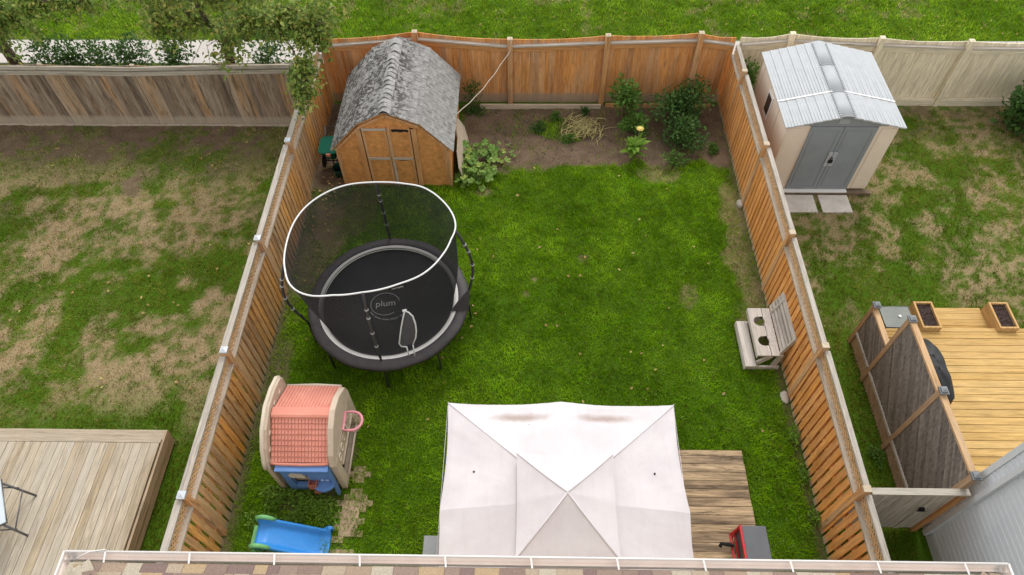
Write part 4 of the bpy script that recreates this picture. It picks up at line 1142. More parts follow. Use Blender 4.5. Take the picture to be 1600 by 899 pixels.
    s = MB(); s.prism([(-3.78, y1-0.05, 0.62), (-3.55, y1-0.05, 0.60), (-3.53, y1-0.05, 0.66), (-3.56, y1-0.05, 0.76), (-3.74, y1-0.05, 0.79), (-3.80, y1-0.05, 0.72)], (0, 0.02, 0)); s.build('window_flap', M['ph_beige2'], kt)
    s = MB(); s.box(-3.51, -3.37, y1-0.15, y1-0.13, 0.36, 0.52); s.box(-3.51, -3.49, y1-0.128, y1-0.042, 0.36, 0.52); s.box(-3.39, -3.37, y1-0.128, y1-0.042, 0.36, 0.52); s.box(-3.488, -3.392, y1-0.128, y1-0.042, 0.36, 0.38); s.box(-3.488, -3.392, y1-0.128, y1-0.042, 0.44, 0.455)
    s.build('toy_shelf', M['ph_rust'], kt)
    bx('toy_step', M['ph_rust'], kt, -3.47, -3.36, y1-0.15, y1-0.042, 0.16, 0.20)
    s = MB()
    for q, z in ((-3.20, 0.52), (-3.28, 0.52)): s.tube([(q, y1-0.042, z), (q, y1-0.055, z)], 0.03, 12)
    for q in (-3.22, -3.62): s.box(q-0.02, q+0.02, y1-0.05, y1-0.041, 0.88, 0.93)
    s.build('knob', plain('pale_blue', (0.42,0.55,0.75), 0.5, 0.05), kt)
    # hoop and net
    h = MB(); hx, hy, hz = -2.84, 5.02, 0.98
    pts = [(-2.965, hy-0.16, hz), (-2.86, hy-0.17, hz)]+[(-2.82+0.155*math.cos(t), hy+0.165*math.sin(t), hz) for t in [R(a) for a in range(-80, 81, 16)]]+[(-2.86, hy+0.17, hz), (-2.965, hy+0.16, hz)]
    h.tube(pts, 0.024, 8, True); hoop = h.build('basketball_hoop', M['pink'], E)
    nt_ = MB()
    def hp(t, f): return Vector((-2.83+(0.135-0.05*f)*math.cos(t), hy+(0.145-0.055*f)*math.sin(t), hz-0.26*f))
    for k_ in range(12):
        a = 2*math.pi*k_/12
        for sg in (1, -1): nt_.tube([hp(a+sg*0.9*f, f) for f in (0, 0.33, 0.66, 1)], 0.0055, 5)
    nt_.build('net', M['ph_beige2'], hoop)
playhouse()

# ------------------------------------------------------------------ slide
def slide():
    E = thing('toddler_slide', 'small bright blue plastic slide with green handles beside the house eave', 'slide', (-3.6, 3.25, 0))
    blue = plain('slide_blue', (0.03,0.24,0.66), 0.38, 0.06, 2, 0.45, dirt=(0.10,0.33,0.70), dirtamt=0.4)
    green = plain('slide_green', (0.16,0.42,0.16), 0.5, 0.06)
    def prof(s):
        x = -4.16+1.05*s
        z = 0.56-0.05*s if s < 0.16 else 0.55-0.50*((s-0.16)/0.72) if s < 0.88 else 0.05+0.015*((s-0.88)/0.12)
        return x, z
    m = MB(); P = []
    for i in range(25):
        s = i/24; x, z = prof(s); yc = 3.28-0.02*s; hw = 0.19+0.02*s
        sec = [(-hw-0.035, -0.02), (-hw-0.035, 0.085), (-hw-0.015, 0.10), (-hw+0.01, 0.085), (-hw+0.03, 0.01), (-hw*0.5, -0.008), (0, -0.012), (hw*0.5, -0.008), (hw-0.03, 0.01), (hw-0.01, 0.085), (hw+0.015, 0.10), (hw+0.035, 0.085), (hw+0.035, -0.02)]
        P.append([(x, yc+a, z+b) for a, b in sec])
    m.grid(P); ch = m.build('chute', blue, E); ch.modifiers.new('solid', 'SOLIDIFY').thickness = 0.012
    t = MB(); t.prism([(-3.25, 3.47, 0.04), (-3.09, 3.49, 0.04), (-3.09, 3.49, 0.16), (-3.15, 3.49, 0.18), (-3.25, 3.47, 0.11)], (0, 0.045, 0)); t.build('end_lip', blue, ch)
    for yy in (3.06, 3.50):
        h = MB(); h.tube([(-4.19, yy, 0.55), (-4.17, yy, 0.66), (-4.10, yy, 0.70), (-4.02, yy, 0.69), (-3.95, yy, 0.63), (-3.90, yy, 0.58)], [0.03,0.033,0.036,0.036,0.033,0.025], 8); h.build('handle', green, E)
        l = MB(); l.prism([(-4.20, yy-0.03, 0), (-4.12, yy-0.03, 0), (-4.14, yy-0.03, 0.56), (-4.20, yy-0.03, 0.56)], (0, 0.06, 0)); l.build('leg', green, E)
    for z in (0.16, 0.34): bx('step', green, E, -4.28, -4.13, 3.10, 3.46, z, z+0.05)
slide()

# ------------------------------------------------------------------ brick stepping path by the playhouse
def brick_path():
    m = MB(); rs = random.Random(5)
    y = 2.0; r = 0
    while y < 4.75:
        off = 0.10 if r % 2 else 0
        for k in range(5):
            x = -3.42+k*0.203+off; xc, yc = x+0.1, y+0.05
            c = -2.90+0.09*math.sin((yc-3.3)*2.0)
            hw = 0.23+0.05*math.sin(yc*7)-0.09*math.exp(-((yc-3.72)/0.12)**2)
            ok = abs(xc-c) < hw and yc < 4.2
            ok = ok or ((xc+2.78)/0.16)**2+((yc-4.47)/0.16)**2 < 1
            if not ok or rs.random() < 0.03: continue
            a, b = x, x+0.2
            m.box(a, b, y, y+0.098, -0.05, 0.020+rs.uniform(-0.003, 0.003))
        y += 0.101; r += 1
    mt = plain('worn_brick', (0.37,0.275,0.18), 0.9, 0.2, 6, 0.2, dirt=(0.27,0.20,0.12), dirtamt=0.5, bstr=0.4)
    struct(m.build('path', mt))
brick_path()

# ------------------------------------------------------------------ folding bench
def bench():
    E = thing('wooden_bench', 'bleached wooden bench with two round holes, against the slatted fence', 'bench', (4.55, 7.2, 0))
    def holed(x0, x1, y0, y1, z0, z1, holes, mb):
        # board outline with holes: strips around each hole
        n = 24
        ys = sorted([y0]+[h[1]-h[2] for h in holes]+[h[1]+h[2] for h in holes]+[y1])
        segs = [(ys[i], ys[i+1]) for i in range(len(ys)-1)]
        for a, b in segs:
            h = next((h for h in holes if abs(h[1]-(a+b)/2) < 0.02), None)
            if not h: mb.box(x0, x1, a, b, z0, z1); continue
            cx, cy, r = h
            for i in range(n):
                ya, yb2 = a+(b-a)*i/n, a+(b-a)*(i+1)/n
                ym = (ya+yb2)/2; dx = math.sqrt(max(0, r*r-(ym-cy)**2))
                if cx-dx > x0: mb.box(x0, cx-dx, ya, yb2, z0, z1)
                if cx+dx < x1: mb.box(cx+dx, x1, ya, yb2, z0, z1)
    s = MB()
    holes = [(4.52, 6.98, 0.105), (4.52, 7.42, 0.105)]
    holed(4.36, 4.60, 6.66, 7.72, 0.43, 0.465, holes, s)
    holed(4.612, 4.76, 6.66, 7.72, 0.43, 0.465, holes, s)
    s.build('seat', M['bench'], E)
    b = MB()
    for i in range(5):
        f = i/5; w = 0.085
        p0 = Vector((4.775, 0, 0.47)).lerp(Vector((4.90, 0, 0.95)), f+0.01); p1 = Vector((4.775, 0, 0.47)).lerp(Vector((4.90, 0, 0.95)), f+(0.14 if i < 4 else 0.20))
        b.prism([(p0.x, 6.72, p0.z), (p1.x, 6.72, p1.z), (p1.x+0.03, 6.72, p1.z-0.008), (p0.x+0.03, 6.72, p0.z-0.008)], (0, 1.05, 0))
    bk = b.build('backrest', M['bench'], E)
    l = MB(); l.box(4.17, 4.37, 6.57, 7.58, 0.185, 0.22); l.build('front_bench', M['bench'], E)
    l = MB(); l.box(4.16, 4.19, 6.57, 7.58, 0.09, 0.18); l.box(4.345, 4.358, 6.66, 7.72, 0.36, 0.462); l.build('apron', M['bench'], E)
    for yy in (6.64, 7.52):
        q = MB(); q.beam((4.20, yy, 0.06), (4.84, yy, 0.06), 0.04, 0.09); q.beam((4.30, yy+0.042, 0.02), (4.62, yy+0.042, 0.42), 0.04, 0.09); q.beam((4.74, yy+0.042, 0.02), (4.79, yy+0.042, 0.45), 0.04, 0.09)
        q.beam((4.77, yy+0.085, 0.40), (4.91, yy+0.085, 0.92), 0.04, 0.06); q.build('leg', M['bench'], E)
bench()

def rock(name, c, r, mat, seed, lab, grp):
    import bmesh
    bm = bmesh.new(); bmesh.ops.create_icosphere(bm, subdivisions=3, radius=1)
    rs = random.Random(seed); ph = [rs.uniform(0, 6) for _ in range(6)]
    for v in bm.verts:
        k = 1+0.10*math.sin(v.co.x*3+ph[0])+0.08*math.sin(v.co.y*4+ph[1])+0.06*math.sin(v.co.z*5+ph[2])
        v.co = Vector((v.co.x*r[0]*k, v.co.y*r[1]*k, v.co.z*r[2]*k))+Vector(c)
    me = bpy.data.meshes.new(name); bm.to_mesh(me); bm.free(); me.materials.append(mat)
    for p in me.polygons: p.use_smooth = True
    o = bpy.data.objects.new(name, me); COL.objects.link(o); return tag(o, lab, 'stone', grp)
rock('stone', (4.85, 10.85, 0.04), (0.075,0.10,0.07), M['stone'], 1, 'round pale stone at the slatted fence, up the yard near the dry patch', 'stones along the slatted fence')
rock('stone', (4.83, 6.03, 0.03), (0.07,0.13,0.06), M['stone'], 2, 'flat pale stone at the slatted fence, just nearer than the bench', 'stones along the slatted fence')

# ------------------------------------------------------------------ left neighbour's deck and table
ld = thing('wooden_deck', 'large pale weathered plank deck left of the slatted fence', 'deck', (-8.2, 3, 0))
m = MB(); boards_y(m, -12.0, -6.20, -1.5, 4.80, 0.145, 0.007, 0.465, 0.50); m.build('deck_board', M['deck_l'], ld)
m = MB(); m.box(-12, -6.19, 4.808, 4.875, 0.44, 0.50); m.box(-12, -6.19, 4.885, 5.06, 0.42, 0.455); m.build('border_board', M['deck_lx'], ld)
m = MB(); m.box(-12, -6.20, 5.02, 5.058, 0.03, 0.418); m.build('front_fascia', M['deck_lx'], ld)
m = MB(); m.box(-6.195, -6.155, -1.5, 5.06, 0.29, 0.462); m.box(-6.215, -6.180, -1.5, 5.05, 0.06, 0.282); m.build('side_fascia', wood('deck_fascia', [(0.44,0.33,0.22),(0.40,0.30,0.20)], 'y', (0.46,0.4,0.32), 0.5, damt=0.4), ld)
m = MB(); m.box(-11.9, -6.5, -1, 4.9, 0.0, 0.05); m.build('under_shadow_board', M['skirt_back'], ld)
ft = thing('folding_table', 'pale blue grey folding table with grey steel legs on the pale deck', 'table', (-8.2, 3.5, 0.5))
M['steel_grey'] = plain('grey_steel', (0.13,0.135,0.145), 0.45, 0.1, metal=0.3)
A_, B_ = Vector((-7.74, 3.22, 1.16)), Vector((-8.12, 3.88, 1.16)); n_ = Vector((-0.867, -0.499, 0))
m = MB(); m.prism([A_, B_, B_+n_*0.8, A_+n_*0.8], (0, 0, 0.035)); m.build('tabletop', plain('pale_top', (0.50,0.56,0.60), 0.5, 0.05), ft)
m = MB(); m.tube([A_, B_, B_+n_*0.8, A_+n_*0.8], 0.017, 6, True); m.build('table_rim', M['steel_grey'], ft)
for top, foot in ((A_, (-7.80, 3.22, 0.51)), (B_, (-7.93, 3.86, 0.51))):
    m = MB(); m.tube([top+n_*0.06, foot], 0.019, 8); m.tube([top+n_*0.25, Vector(foot).lerp(top, 0.5)], 0.012, 6); m.build('leg', M['steel_grey'], ft)
m = MB(); m.tube([(-7.83, 3.24, 0.80), (-7.98, 3.84, 0.80)], 0.012, 6); m.build('cross_bar', M['steel_grey'], ft)

# ------------------------------------------------------------------ right neighbour's deck
rd = thing('wooden_deck', 'new yellow plank deck with a lattice skirt right of the slatted fence', 'deck', (8, 5.5, 0))
m = MB(); boards_x(m, 6.44, 14.5, 3.88, 7.34, 0.147, 0.011, 0.365, 0.402, 0.004); m.build('deck_board', M['deck_y'], rd)
m = MB(); boards_x(m, 7.92, 8.99, 7.36, 7.92, 0.147, 0.007, 0.20, 0.235, 0.003); m.box(7.94, 8.97, 7.38, 7.9, 0.0, 0.19); m.build('step', M['deck_y'], rd)
m = MB(); m.box(6.42, 14.5, 7.30, 7.338, 0.0, 0.36); m.build('rim_joist', M['deck_y'], rd)
def lattice_dense(mb, x, y0, y1, zlo, zhi, pitch, sw, t):
    """zlo, zhi functions of y; vertical + diagonal laths on a plane x=const"""
    lattice_y(mb, x, y0, y1, zlo, zhi, pitch, sw, t)
sk = MB(); lattice_y(sk, 6.372, 3.72, 7.26, 0.02, 0.36, 0.075, 0.038, 0.008); sk.build('lattice_skirt', M['lat_tan'], rd)
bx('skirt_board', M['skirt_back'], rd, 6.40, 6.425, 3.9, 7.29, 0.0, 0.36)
# privacy screen
ps = thing('privacy_screen', 'dark lattice privacy screen with grey post caps along the yellow deck', 'screen', (6.4, 5.4, 0))
PY = [7.26, 6.42, 5.07, 3.74]; PZ = [1.25, 2.06, 2.14, 2.12]
for y_, z_ in zip(PY, PZ):
    p = bx('post', M['new_z'], ps, 6.33, 6.42, y_-0.045, y_+0.045, 0.0, z_)
    c = MB(); c.box(6.31, 6.44, y_-0.065, y_+0.065, z_, z_+0.03); c.box(6.33, 6.42, y_-0.045, y_+0.045, z_+0.03, z_+0.05)
    c.add([(6.33,y_-0.045,z_+0.05),(6.42,y_-0.045,z_+0.05),(6.42,y_+0.045,z_+0.05),(6.33,y_+0.045,z_+0.05),(6.375,y_,z_+0.07)], [(0,1,4),(1,2,4),(2,3,4),(3,0,4)])
    c.build('post_cap', M['postcap_grey'], p)
for i in range(3):
    ya, yb2 = PY[i+1]+0.047, PY[i]-0.047
    zt = [1.13, 2.02, 2.06][i]
    bx('mid_rail', M['cap_y'], ps, 6.315, 6.36, ya, yb2, 0.37, 0.425)
    bx('top_rail', M['new_y'], ps, 6.335, 6.43, ya, yb2, zt, zt+0.042)
    for x_ in (6.350, 6.402):
        l = MB(); lattice_y(l, x_, ya, yb2, 0.43, zt-0.002, 0.070, 0.042, 0.010); l.build('lattice_panel', M['lat_grey'], ps)
# planter boxes
g = 'planter boxes on the yellow deck'
soilm = plain('potting_soil', (0.045,0.032,0.028), 0.95, 0.6, 45, 0.1, dirt=(0.16,0.10,0.09), dirtamt=0.7, dscale=40, bstr=0.8)
for (a, b, lab) in ((7.55, 7.91, 'long yellow planter box of dark soil by the glass table, nearer the screen'), (8.99, 9.35, 'long yellow planter box of dark soil, farther from the lattice screen')):
    E = thing('planter_box', lab, 'planter', ((a+b)/2, 7.56, 0.2), g)
    m = MB(); y0, y1 = 7.27, 7.87
    m.box(a, a+0.035, y0, y1, 0.0, 0.52); m.box(b-0.035, b, y0, y1, 0.0, 0.52); m.box(a+0.036, b-0.036, y0, y0+0.035, 0.0, 0.52); m.box(a+0.036, b-0.036, y1-0.035, y1, 0.0, 0.52)
    m.build('box_side', M['planter'], E)
    s = MB(); P = [[(a+0.036+(b-a-0.072)*i/10, y0+0.036+(y1-y0-0.072)*j/16, 0.47+random.uniform(-0.015, 0.015)) for j in range(17)] for i in range(11)]
    s.grid(P, smooth=False); s.build('soil', soilm, E)
# covered barbecue
def bbq():
    E = thing('barbecue', 'barbecue under a fitted black cover behind the lattice screen', 'barbecue', (6.85, 6.0, 0.4))
    P = []
    secs = [(0.42, 0.31, 0.62), (0.85, 0.32, 0.64), (1.12, 0.31, 0.62), (1.22, 0.27, 0.46), (1.33, 0.21, 0.37), (1.37, 0.06, 0.15)]
    for z, hx, hy in secs:
        row = []
        for k in range(40):
            a = 2*math.pi*k/40; c, s_ = math.cos(a), math.sin(a)
            q = (abs(c)**5+abs(s_)**5)**(-1/5)
            f = 1+0.03*math.sin(a*9+z*5)*(z < 1.1)
            row.append((6.93+hx*c*q*f, 6.02+hy*s_*q*f, z+0.012*math.sin(a*7)))
        row.append(row[0]); P.append(row)
    m = MB(); m.grid(P); m.add(P[-1][:-1], [list(range(40))]); m.build('cover', plain('black_cover', (0.018,0.018,0.02), 0.55, 0.3, 5, 0.4, bstr=0.5), E)
    s = MB(); s.tube([(6.93+0.325*math.cos(a)*(abs(math.cos(a))**5+abs(math.sin(a))**5)**(-.2), 6.02+0.63*math.sin(a)*(abs(math.cos(a))**5+abs(math.sin(a))**5)**(-.2), 0.99) for a in [2*math.pi*k/40 for k in range(40)]], 0.008, 5, True); s.build('cover_strap', M['black'], E)
    for sx_, sy_ in ((6.72, 5.5), (7.15, 5.5), (6.72, 6.54), (7.15, 6.54)):
        w = MB(); w.tube([(sx_-0.02, sy_, 0.435), (sx_+0.02, sy_, 0.435)], 0.033, 12); w.build('wheel', M['black'], E)
bbq()
# glass topped table
gt = thing('glass_table', 'small glass topped patio table in the far corner of the yellow deck', 'table', (6.9, 7.2, 0.4))
m = MB(); m.box(6.62, 7.16, 7.02, 7.48, 0.885, 0.90)
glm = plain('smoky_glass', (0.20,0.21,0.19), 0.15, 0.12, 3, 0.5, dirt=(0.28,0.28,0.25), dirtamt=0.4); m.build('glass_top', glm, gt)
m = MB(); m.tube([(6.62,7.02,0.892),(7.16,7.02,0.892),(7.16,7.48,0.892),(6.62,7.48,0.892)], 0.014, 6, True); m.build('rim', M['steel_grey'], gt)
for sx_ in (6.65, 7.13):
    for sy_ in (7.05, 7.28):
        m = MB(); m.tube([(sx_, sy_, 0.88), (sx_, sy_, 0.40)], 0.014, 6); m.build('leg', M['steel_grey'], gt)
m = MB(); m.tube([(6.94,7.26,0.90),(6.94,7.26,0.925)], [0.03,0.025], 10); tag(m.build('candle_dish', M['white']), 'small white dish on the smoky glass table', 'dish')

# ------------------------------------------------------------------ gate between the slatted fence and the neighbour's house
def gate():
    E = thing('wooden_gate', 'grey weathered board gate between the slatted fence and the blue grey house', 'gate', (5.8, 3.66, 0))
    bx('top_rail', M['gate_x'], E, 5.06, 6.46, 3.60, 3.70, 1.70, 1.745)
    m = MB(); x = 5.06
    ws = [0.29, 0.30, 0.285, 0.29, 0.10]
    m2 = MB(); xx = 5.05
    while xx < 6.05:
        w = 0.18; m.box(xx, min(xx+w-0.006, 6.06), 3.655, 3.675, 0.10, 1.685+random.uniform(-0.01, 0.01)); xx += w
    m.build('board_panel', M['gate'], E)
    bx('gate_stile', M['gate'], E, 6.068, 6.16, 3.645, 3.685, 0.08, 1.69)
    bx('post', M['post_b'], E, 6.38, 6.47, 3.62, 3.71, 0.0, 1.695)
    m = MB(); m.box(6.05, 6.11, 3.61, 3.644, 1.02, 1.10); m.tube([(6.0,3.60,1.06),(6.12,3.60,1.06)], 0.012, 6); m.build('latch', M['black'], E)
    for z in (0.3, 1.3): bx('rail', M['gate'], E, 5.06, 6.06, 3.68, 3.72, z, z+0.09)
    bx('filler_board', M['gate'], E, 6.165, 6.376, 3.66, 3.68, 0.08, 1.69)
gate()

# ------------------------------------------------------------------ neighbour's house
def sidingmat():
    m, nt, nd, lk, bs = newmat('vinyl_siding')
    co = objco(nt)
    c = mixc(nt, (0.66,0.70,0.74), (0.59,0.635,0.68), maprange(nt, noise(nt, co, 1.2, 4), 0.35, 0.65))
    lk.new(c, bs.inputs['Base Color']); bs.inputs['Roughness'].default_value = 0.5; bs.inputs['Specular IOR Level'].default_value = 0.3
    return m
M['siding'] = sidingmat()
M['siding_trim'] = plain('siding_trim', (0.62,0.66,0.69), 0.5, 0.04)
def siding_x(mb, x, y0, y1, z0, z1, h=0.115):
    """lap siding on a wall facing -x"""
    z = z0
    while z < z1:
        zt = min(z+h, z1)
        za = z+(zt-z)*0.70; zb = z+(zt-z)*0.86
        p = [(x-0.030, z), (x-0.026, za), (x-0.006, zb), (x-0.010, zt)]
        vs = []
        for px, pz in p: vs += [(px, y0, pz), (px, y1, pz)]
        vs += [(x, y0, z), (x, y1, z)]
        mb.add(vs, [(0,2,3,1), (2,4,5,3), (4,6,7,5), (0,1,9,8)])
        z = zt
def neighbour():
    E = thing('neighbouring_house', 'neighbouring house wall of pale blue grey lap siding with a downspout', 'house', (10.5, 0, 0))
    bx('wall', M['siding'], E, 6.60, 14.5, -5.5, 3.76, 0.0, 5.4)
    s = MB(); siding_x(s, 6.598, -5.5, 3.76, 0.25, 5.4); s.build('lap_siding', M['siding'], E)
    bx('corner_post', M['siding_trim'], E, 6.555, 6.66, 3.762, 3.85, 0.2, 5.4)
    b = MB(); b.box(6.505, 6.575, 3.52, 3.60, 0.12, 5.3);  b.build('downspout', M['siding_trim'], E)
    r = MB()
    rp = [(6.2, -5.9), (6.2, 4.2), (14.9, 4.2), (14.9, -5.9)]
    zs = 5.4
    # low hip roof kept behind the frame of the photograph
    A = [(x, y, zs) for x, y in rp]; T = [(10.5, -1.6, 7.2), (10.5, 0.2, 7.2)]
    r.add(A+T, [(0,1,5,4), (1,2,5), (2,3,4,5), (3,0,4), (3,2,1,0)]); r.build('roof', plain('grey_shingle', (0.17,0.16,0.15), 0.95, 0.2, 20), E)
neighbour()

# ------------------------------------------------------------------ our house: hip roof edge, gutter
def tabmat():
    m, nt, nd, lk, bs = newmat('roof_tabs')
    co = objco(nt); rnd = geo(nt, 'Random Per Island')
    r = ramp(nt, [(0.0,(0.22,0.16,0.13)),(0.16,(0.35,0.28,0.21)),(0.3,(0.36,0.265,0.165)),(0.44,(0.25,0.185,0.15)),(0.58,(0.39,0.34,0.265)),(0.72,(0.30,0.225,0.165)),(0.86,(0.19,0.135,0.12)),(1.0,(0.40,0.325,0.245))], 'CONSTANT'); lk.new(rnd, r.inputs[0])
    f = noise(nt, co, 130, 3, 0.8)
    g2 = maprange(nt, f, 0.3, 0.7, 0.55, 1.4)
    gc = N(nt, 'ShaderNodeCombineColor'); [lk.new(g2, gc.inputs[i]) for i in range(3)]
    c = mixc(nt, r.outputs[0], gc.outputs[0], 1.0, 'MULTIPLY')
    lk.new(c, bs.inputs['Base Color']); bs.inputs['Roughness'].default_value = 0.95; bs.inputs['Specular IOR Level'].default_value = 0.1
    bump(nt, bs, f, 0.6, 0.004); return m
def own_house():
    E = thing('house', 'house roof edge of tan and brown shingles with a white gutter, nearest the viewer', 'house', (0.1, -3, 0))
    XL, XR, YF, ZE = -4.05, 4.235, 1.650, 5.17
    SL = 0.42
    bx('wall', M['ph_beige2'], E, XL+0.35, XR-0.35, -8.0, YF-0.36, 0, ZE-0.03)
    bx('soffit', M['white'], E, XL+0.02, XR-0.02, -8.2, YF-0.02, ZE-0.08, ZE-0.035)
    b = MB(); hw = (XR-XL)/2; xm = (XL+XR)/2; zr = ZE+hw*SL; yh = YF-hw
    A = [(XL, YF, ZE), (XR, YF, ZE), (xm, yh, zr), (XL, -8.3, ZE), (XR, -8.3, ZE), (xm, -8.3+hw, zr)]
    b.add(A, [(0,1,2), (1,4,5,2), (4,3,5), (3,0,2,5)])
    roof = b.build('roof', plain('roof_deck', (0.20,0.145,0.11), 0.95, 0.2, 20), E)
    t = MB(); rs = random.Random(9)
    ca = 1/math.sqrt(1+SL*SL)
    def tab(P, U, Wd, s0, s1, a, b_, sl, lift):
        # P origin at the eave, U along eave, Wd up-slope
        n = U.cross(Wd).normalized()
        if n.z < 0: n = -n
        q = [P+U*(a+sl)+Wd*s0+n*lift, P+U*(b_-sl)+Wd*s0+n*lift, P+U*(b_+sl*0.5)+Wd*s1+n*0.006, P+U*(a-sl*0.5)+Wd*s1+n*0.006]
        lo = [P+U*(a+sl)+Wd*s0+n*(lift-0.008), P+U*(b_-sl)+Wd*s0+n*(lift-0.008)]
        t.add(q+lo, [(0,1,2,3), (4,5,1,0)])
    ex = 0.143
    for (P, U, Wd, W_) in ((Vector((XL, YF, ZE)), Vector((1,0,0)), Vector((0,-ca,SL*ca)), XR-XL), (Vector((XL, -8.3, ZE)), Vector((0,1,0)), Vector((ca,0,SL*ca)), YF+8.3), (Vector((XR, YF, ZE)), Vector((0,-1,0)), Vector((-ca,0,SL*ca)), YF+8.3)):
        k = 0
        while k < 33:
            s0 = k*ex-0.03; s1 = (k+1)*ex+0.02
            inset = max(0, s0*ca)
            a = inset+0.0
            end = W_-inset
            while a < end-0.03:
                w = rs.uniform(0.10, 0.24); b_ = min(a+w, end)
                tab(P, U, Wd, s0 if k else 0.018, s1, a+0.0015, b_-0.0015, rs.uniform(-0.012, 0.014) if k else 0, 0.016+rs.choice((0, 0.004)))
                a = b_
            k += 1
    t.build('shingles', tabmat(), roof)
    hc = MB()
    for (c0, c1) in (((XL, YF, ZE), (xm, yh, zr)), ((XR, YF, ZE), (xm, yh, zr))):
        a = Vector(c0)+Vector((0,0,0.02)); d = (Vector(c1)-Vector(c0)).normalized(); L = (Vector(c1)-Vector(c0)).length
        sd_ = d.cross(Vector((0,0,1))).normalized(); s = 0.12
        while s < L:
            e0 = a+d*s+Vector((0,0,0.024)); e1 = a+d*(s+0.2)+Vector((0,0,0.012)); dz = Vector((0,0,-0.035))
            hc.add([e0-sd_*0.14+dz, e0, e0+sd_*0.14+dz, e1-sd_*0.14+dz, e1, e1+sd_*0.14+dz, e0-sd_*0.14+dz*1.3, e0+dz*0.3, e0+sd_*0.14+dz*1.3], [(0,1,4,3),(1,2,5,4),(6,7,1,0),(7,8,2,1)])
            s += 0.143
    hc.build('hip_cap', roof.children[0].data.materials[0], roof)
    # gutters: open K section
    gm = plain('gutter_white', (0.70,0.67,0.64), 0.4, 0.04, 3, 0.4)
    gi = plain('gutter_inside', (0.82,0.73,0.67), 0.5, 0.05, 4, 0.35, dirt=(0.66,0.55,0.48), dirtamt=0.4, dscale=2)
    def sec(o): return [(0.0, 0.02), (0.0, -0.10), (0.07, -0.10), (0.085, -0.05), (0.115, -0.03), (0.122, 0.012), (0.108, 0.014), (0.104, -0.02)]
    gx0, gx1 = XL-0.073, XR+0.073
    gt_ = MB()
    S_ = [(0.0, 0.005), (0.0, -0.055), (0.04, -0.055), (0.053, -0.03), (0.070, -0.016), (0.070, 0.012)]
    inn = [(a_*0.97+0.004, b2+0.004) for a_, b2 in S_]
    def run(P0, P1, out, S0, mb):
        P0 = Vector(P0); P1 = Vector(P1); out = Vector(out)
        mb.grid([[P0+out*a_+Vector((0,0,b2)) for a_, b2 in S0], [P1+out*a_+Vector((0,0,b2)) for a_, b2 in S0]], smooth=False)
    gz = ZE+0.012
    front = MB(); run((gx0, YF+0.015, gz), (gx1, YF+0.015, gz), (0,1,0), S_, front)
    front.tube([(gx0, YF+0.086, gz+0.014), (gx1, YF+0.086, gz+0.014)], 0.011, 6)
    fo = front.build('gutter', gm, E)
    il = MB(); run((gx0+0.1, YF+0.015, gz), (gx1-0.1, YF+0.015, gz), (0,1,0), [(a_, b2) for a_, b2 in ((0.004,0.004),(0.004,-0.05),(0.038,-0.050),(0.050,-0.027),(0.065,-0.014),(0.066,0.008))], il); il.build('gutter_lining', gi, fo)
    for (xx, sg) in ((XL-0.012, -1), (XR+0.012, 1)):
        g2 = MB(); run((xx, YF+0.082, gz), (xx, -8.3, gz), (sg,0,0), S_, g2); g2.tube([(xx+sg*0.071, YF+0.086, gz+0.014), (xx+sg*0.071, -8.3, gz+0.014)], 0.011, 6)
        so_ = g2.build('gutter', gm, E)
        il = MB(); run((xx, YF+0.072, gz), (xx, -8.3, gz), (sg,0,0), [(a_, b2) for a_, b2 in ((0.004,0.004),(0.004,-0.05),(0.038,-0.050),(0.050,-0.027),(0.065,-0.014),(0.066,0.008))], il); il.build('gutter_lining', gi, so_)
    x = -3.74
    while x < gx1-0.1:
        h = MB(); h.beam((x, YF-0.01, gz+0.012), (x-0.012, YF+0.080, gz+0.022), 0.016, 0.005); h.build('gutter_hanger', gm, fo); x += 0.768
    h = MB(); h.tube([(XL+0.05, YF+0.03, gz+0.01), (XL+0.16, YF+0.08, gz+0.03), (XL+0.3, YF+0.10, gz+0.03)], 0.006, 5); h.build('gutter_wire', gm, fo)
own_house()

# ------------------------------------------------------------------ garden bed objects
m = MB(); m.box(-1.12, 1.93, 14.135, 14.18, -0.02, 0.12); m.build
tag(m.build('bed_plank', M['bed_plank']), 'long pale plank on edge at the foot of the brown back fence', 'plank')
m = MB(); m.box(2.05, 4.7, 14.20, 14.235, -0.02, 0.10)
tag(m.build('bed_plank', M['post_b']), 'dark edging plank half hidden behind the leafy bushes', 'plank')
m = MB()
m.prism([(-1.575, 11.55, 0.0), (-1.30, 11.62, 0.0), (-1.28, 12.85, 0.0), (-1.32, 13.2, 0.0)], (0, 0, 0.001)) if False else None
pts = [(11.5, -0.03), (12.9, -0.03), (13.05, 0.35), (12.9, 0.72), (12.55, 0.80), (12.3, 0.62), (11.9, 0.60), (11.55, 0.42)]
m.prism([(-1.36-0.24*max(0, z)/0.8, y, z) for y, z in pts], (0.025, 0, 0.004))
tag(m.build('plywood_sheet', M['ply_sheet']), 'ragged pale board leaning on the side of the wooden shed', 'board')
m = MB()
a = Vector((-0.35, 14.25, 1.62)); b = Vector((-1.575, 12.55, 1.12)); pts = []
for i in range(17):
    f = i/16; p = a.lerp(b, f); p.z -= 0.16*math.sin(math.pi*f); p.x += 0.01*math.sin(i*1.7); pts.append(p)
pts = [(-0.31, 14.262, 1.88), (-0.345, 14.262, 1.75)]+pts+[(-1.60, 12.5, 1.05), (-1.60, 12.48, 0.85)]
m.tube(pts, 0.009, 6); tag(m.build('rope', M['rope']), 'pale rope strung from the back fence post to the wooden shed', 'rope')

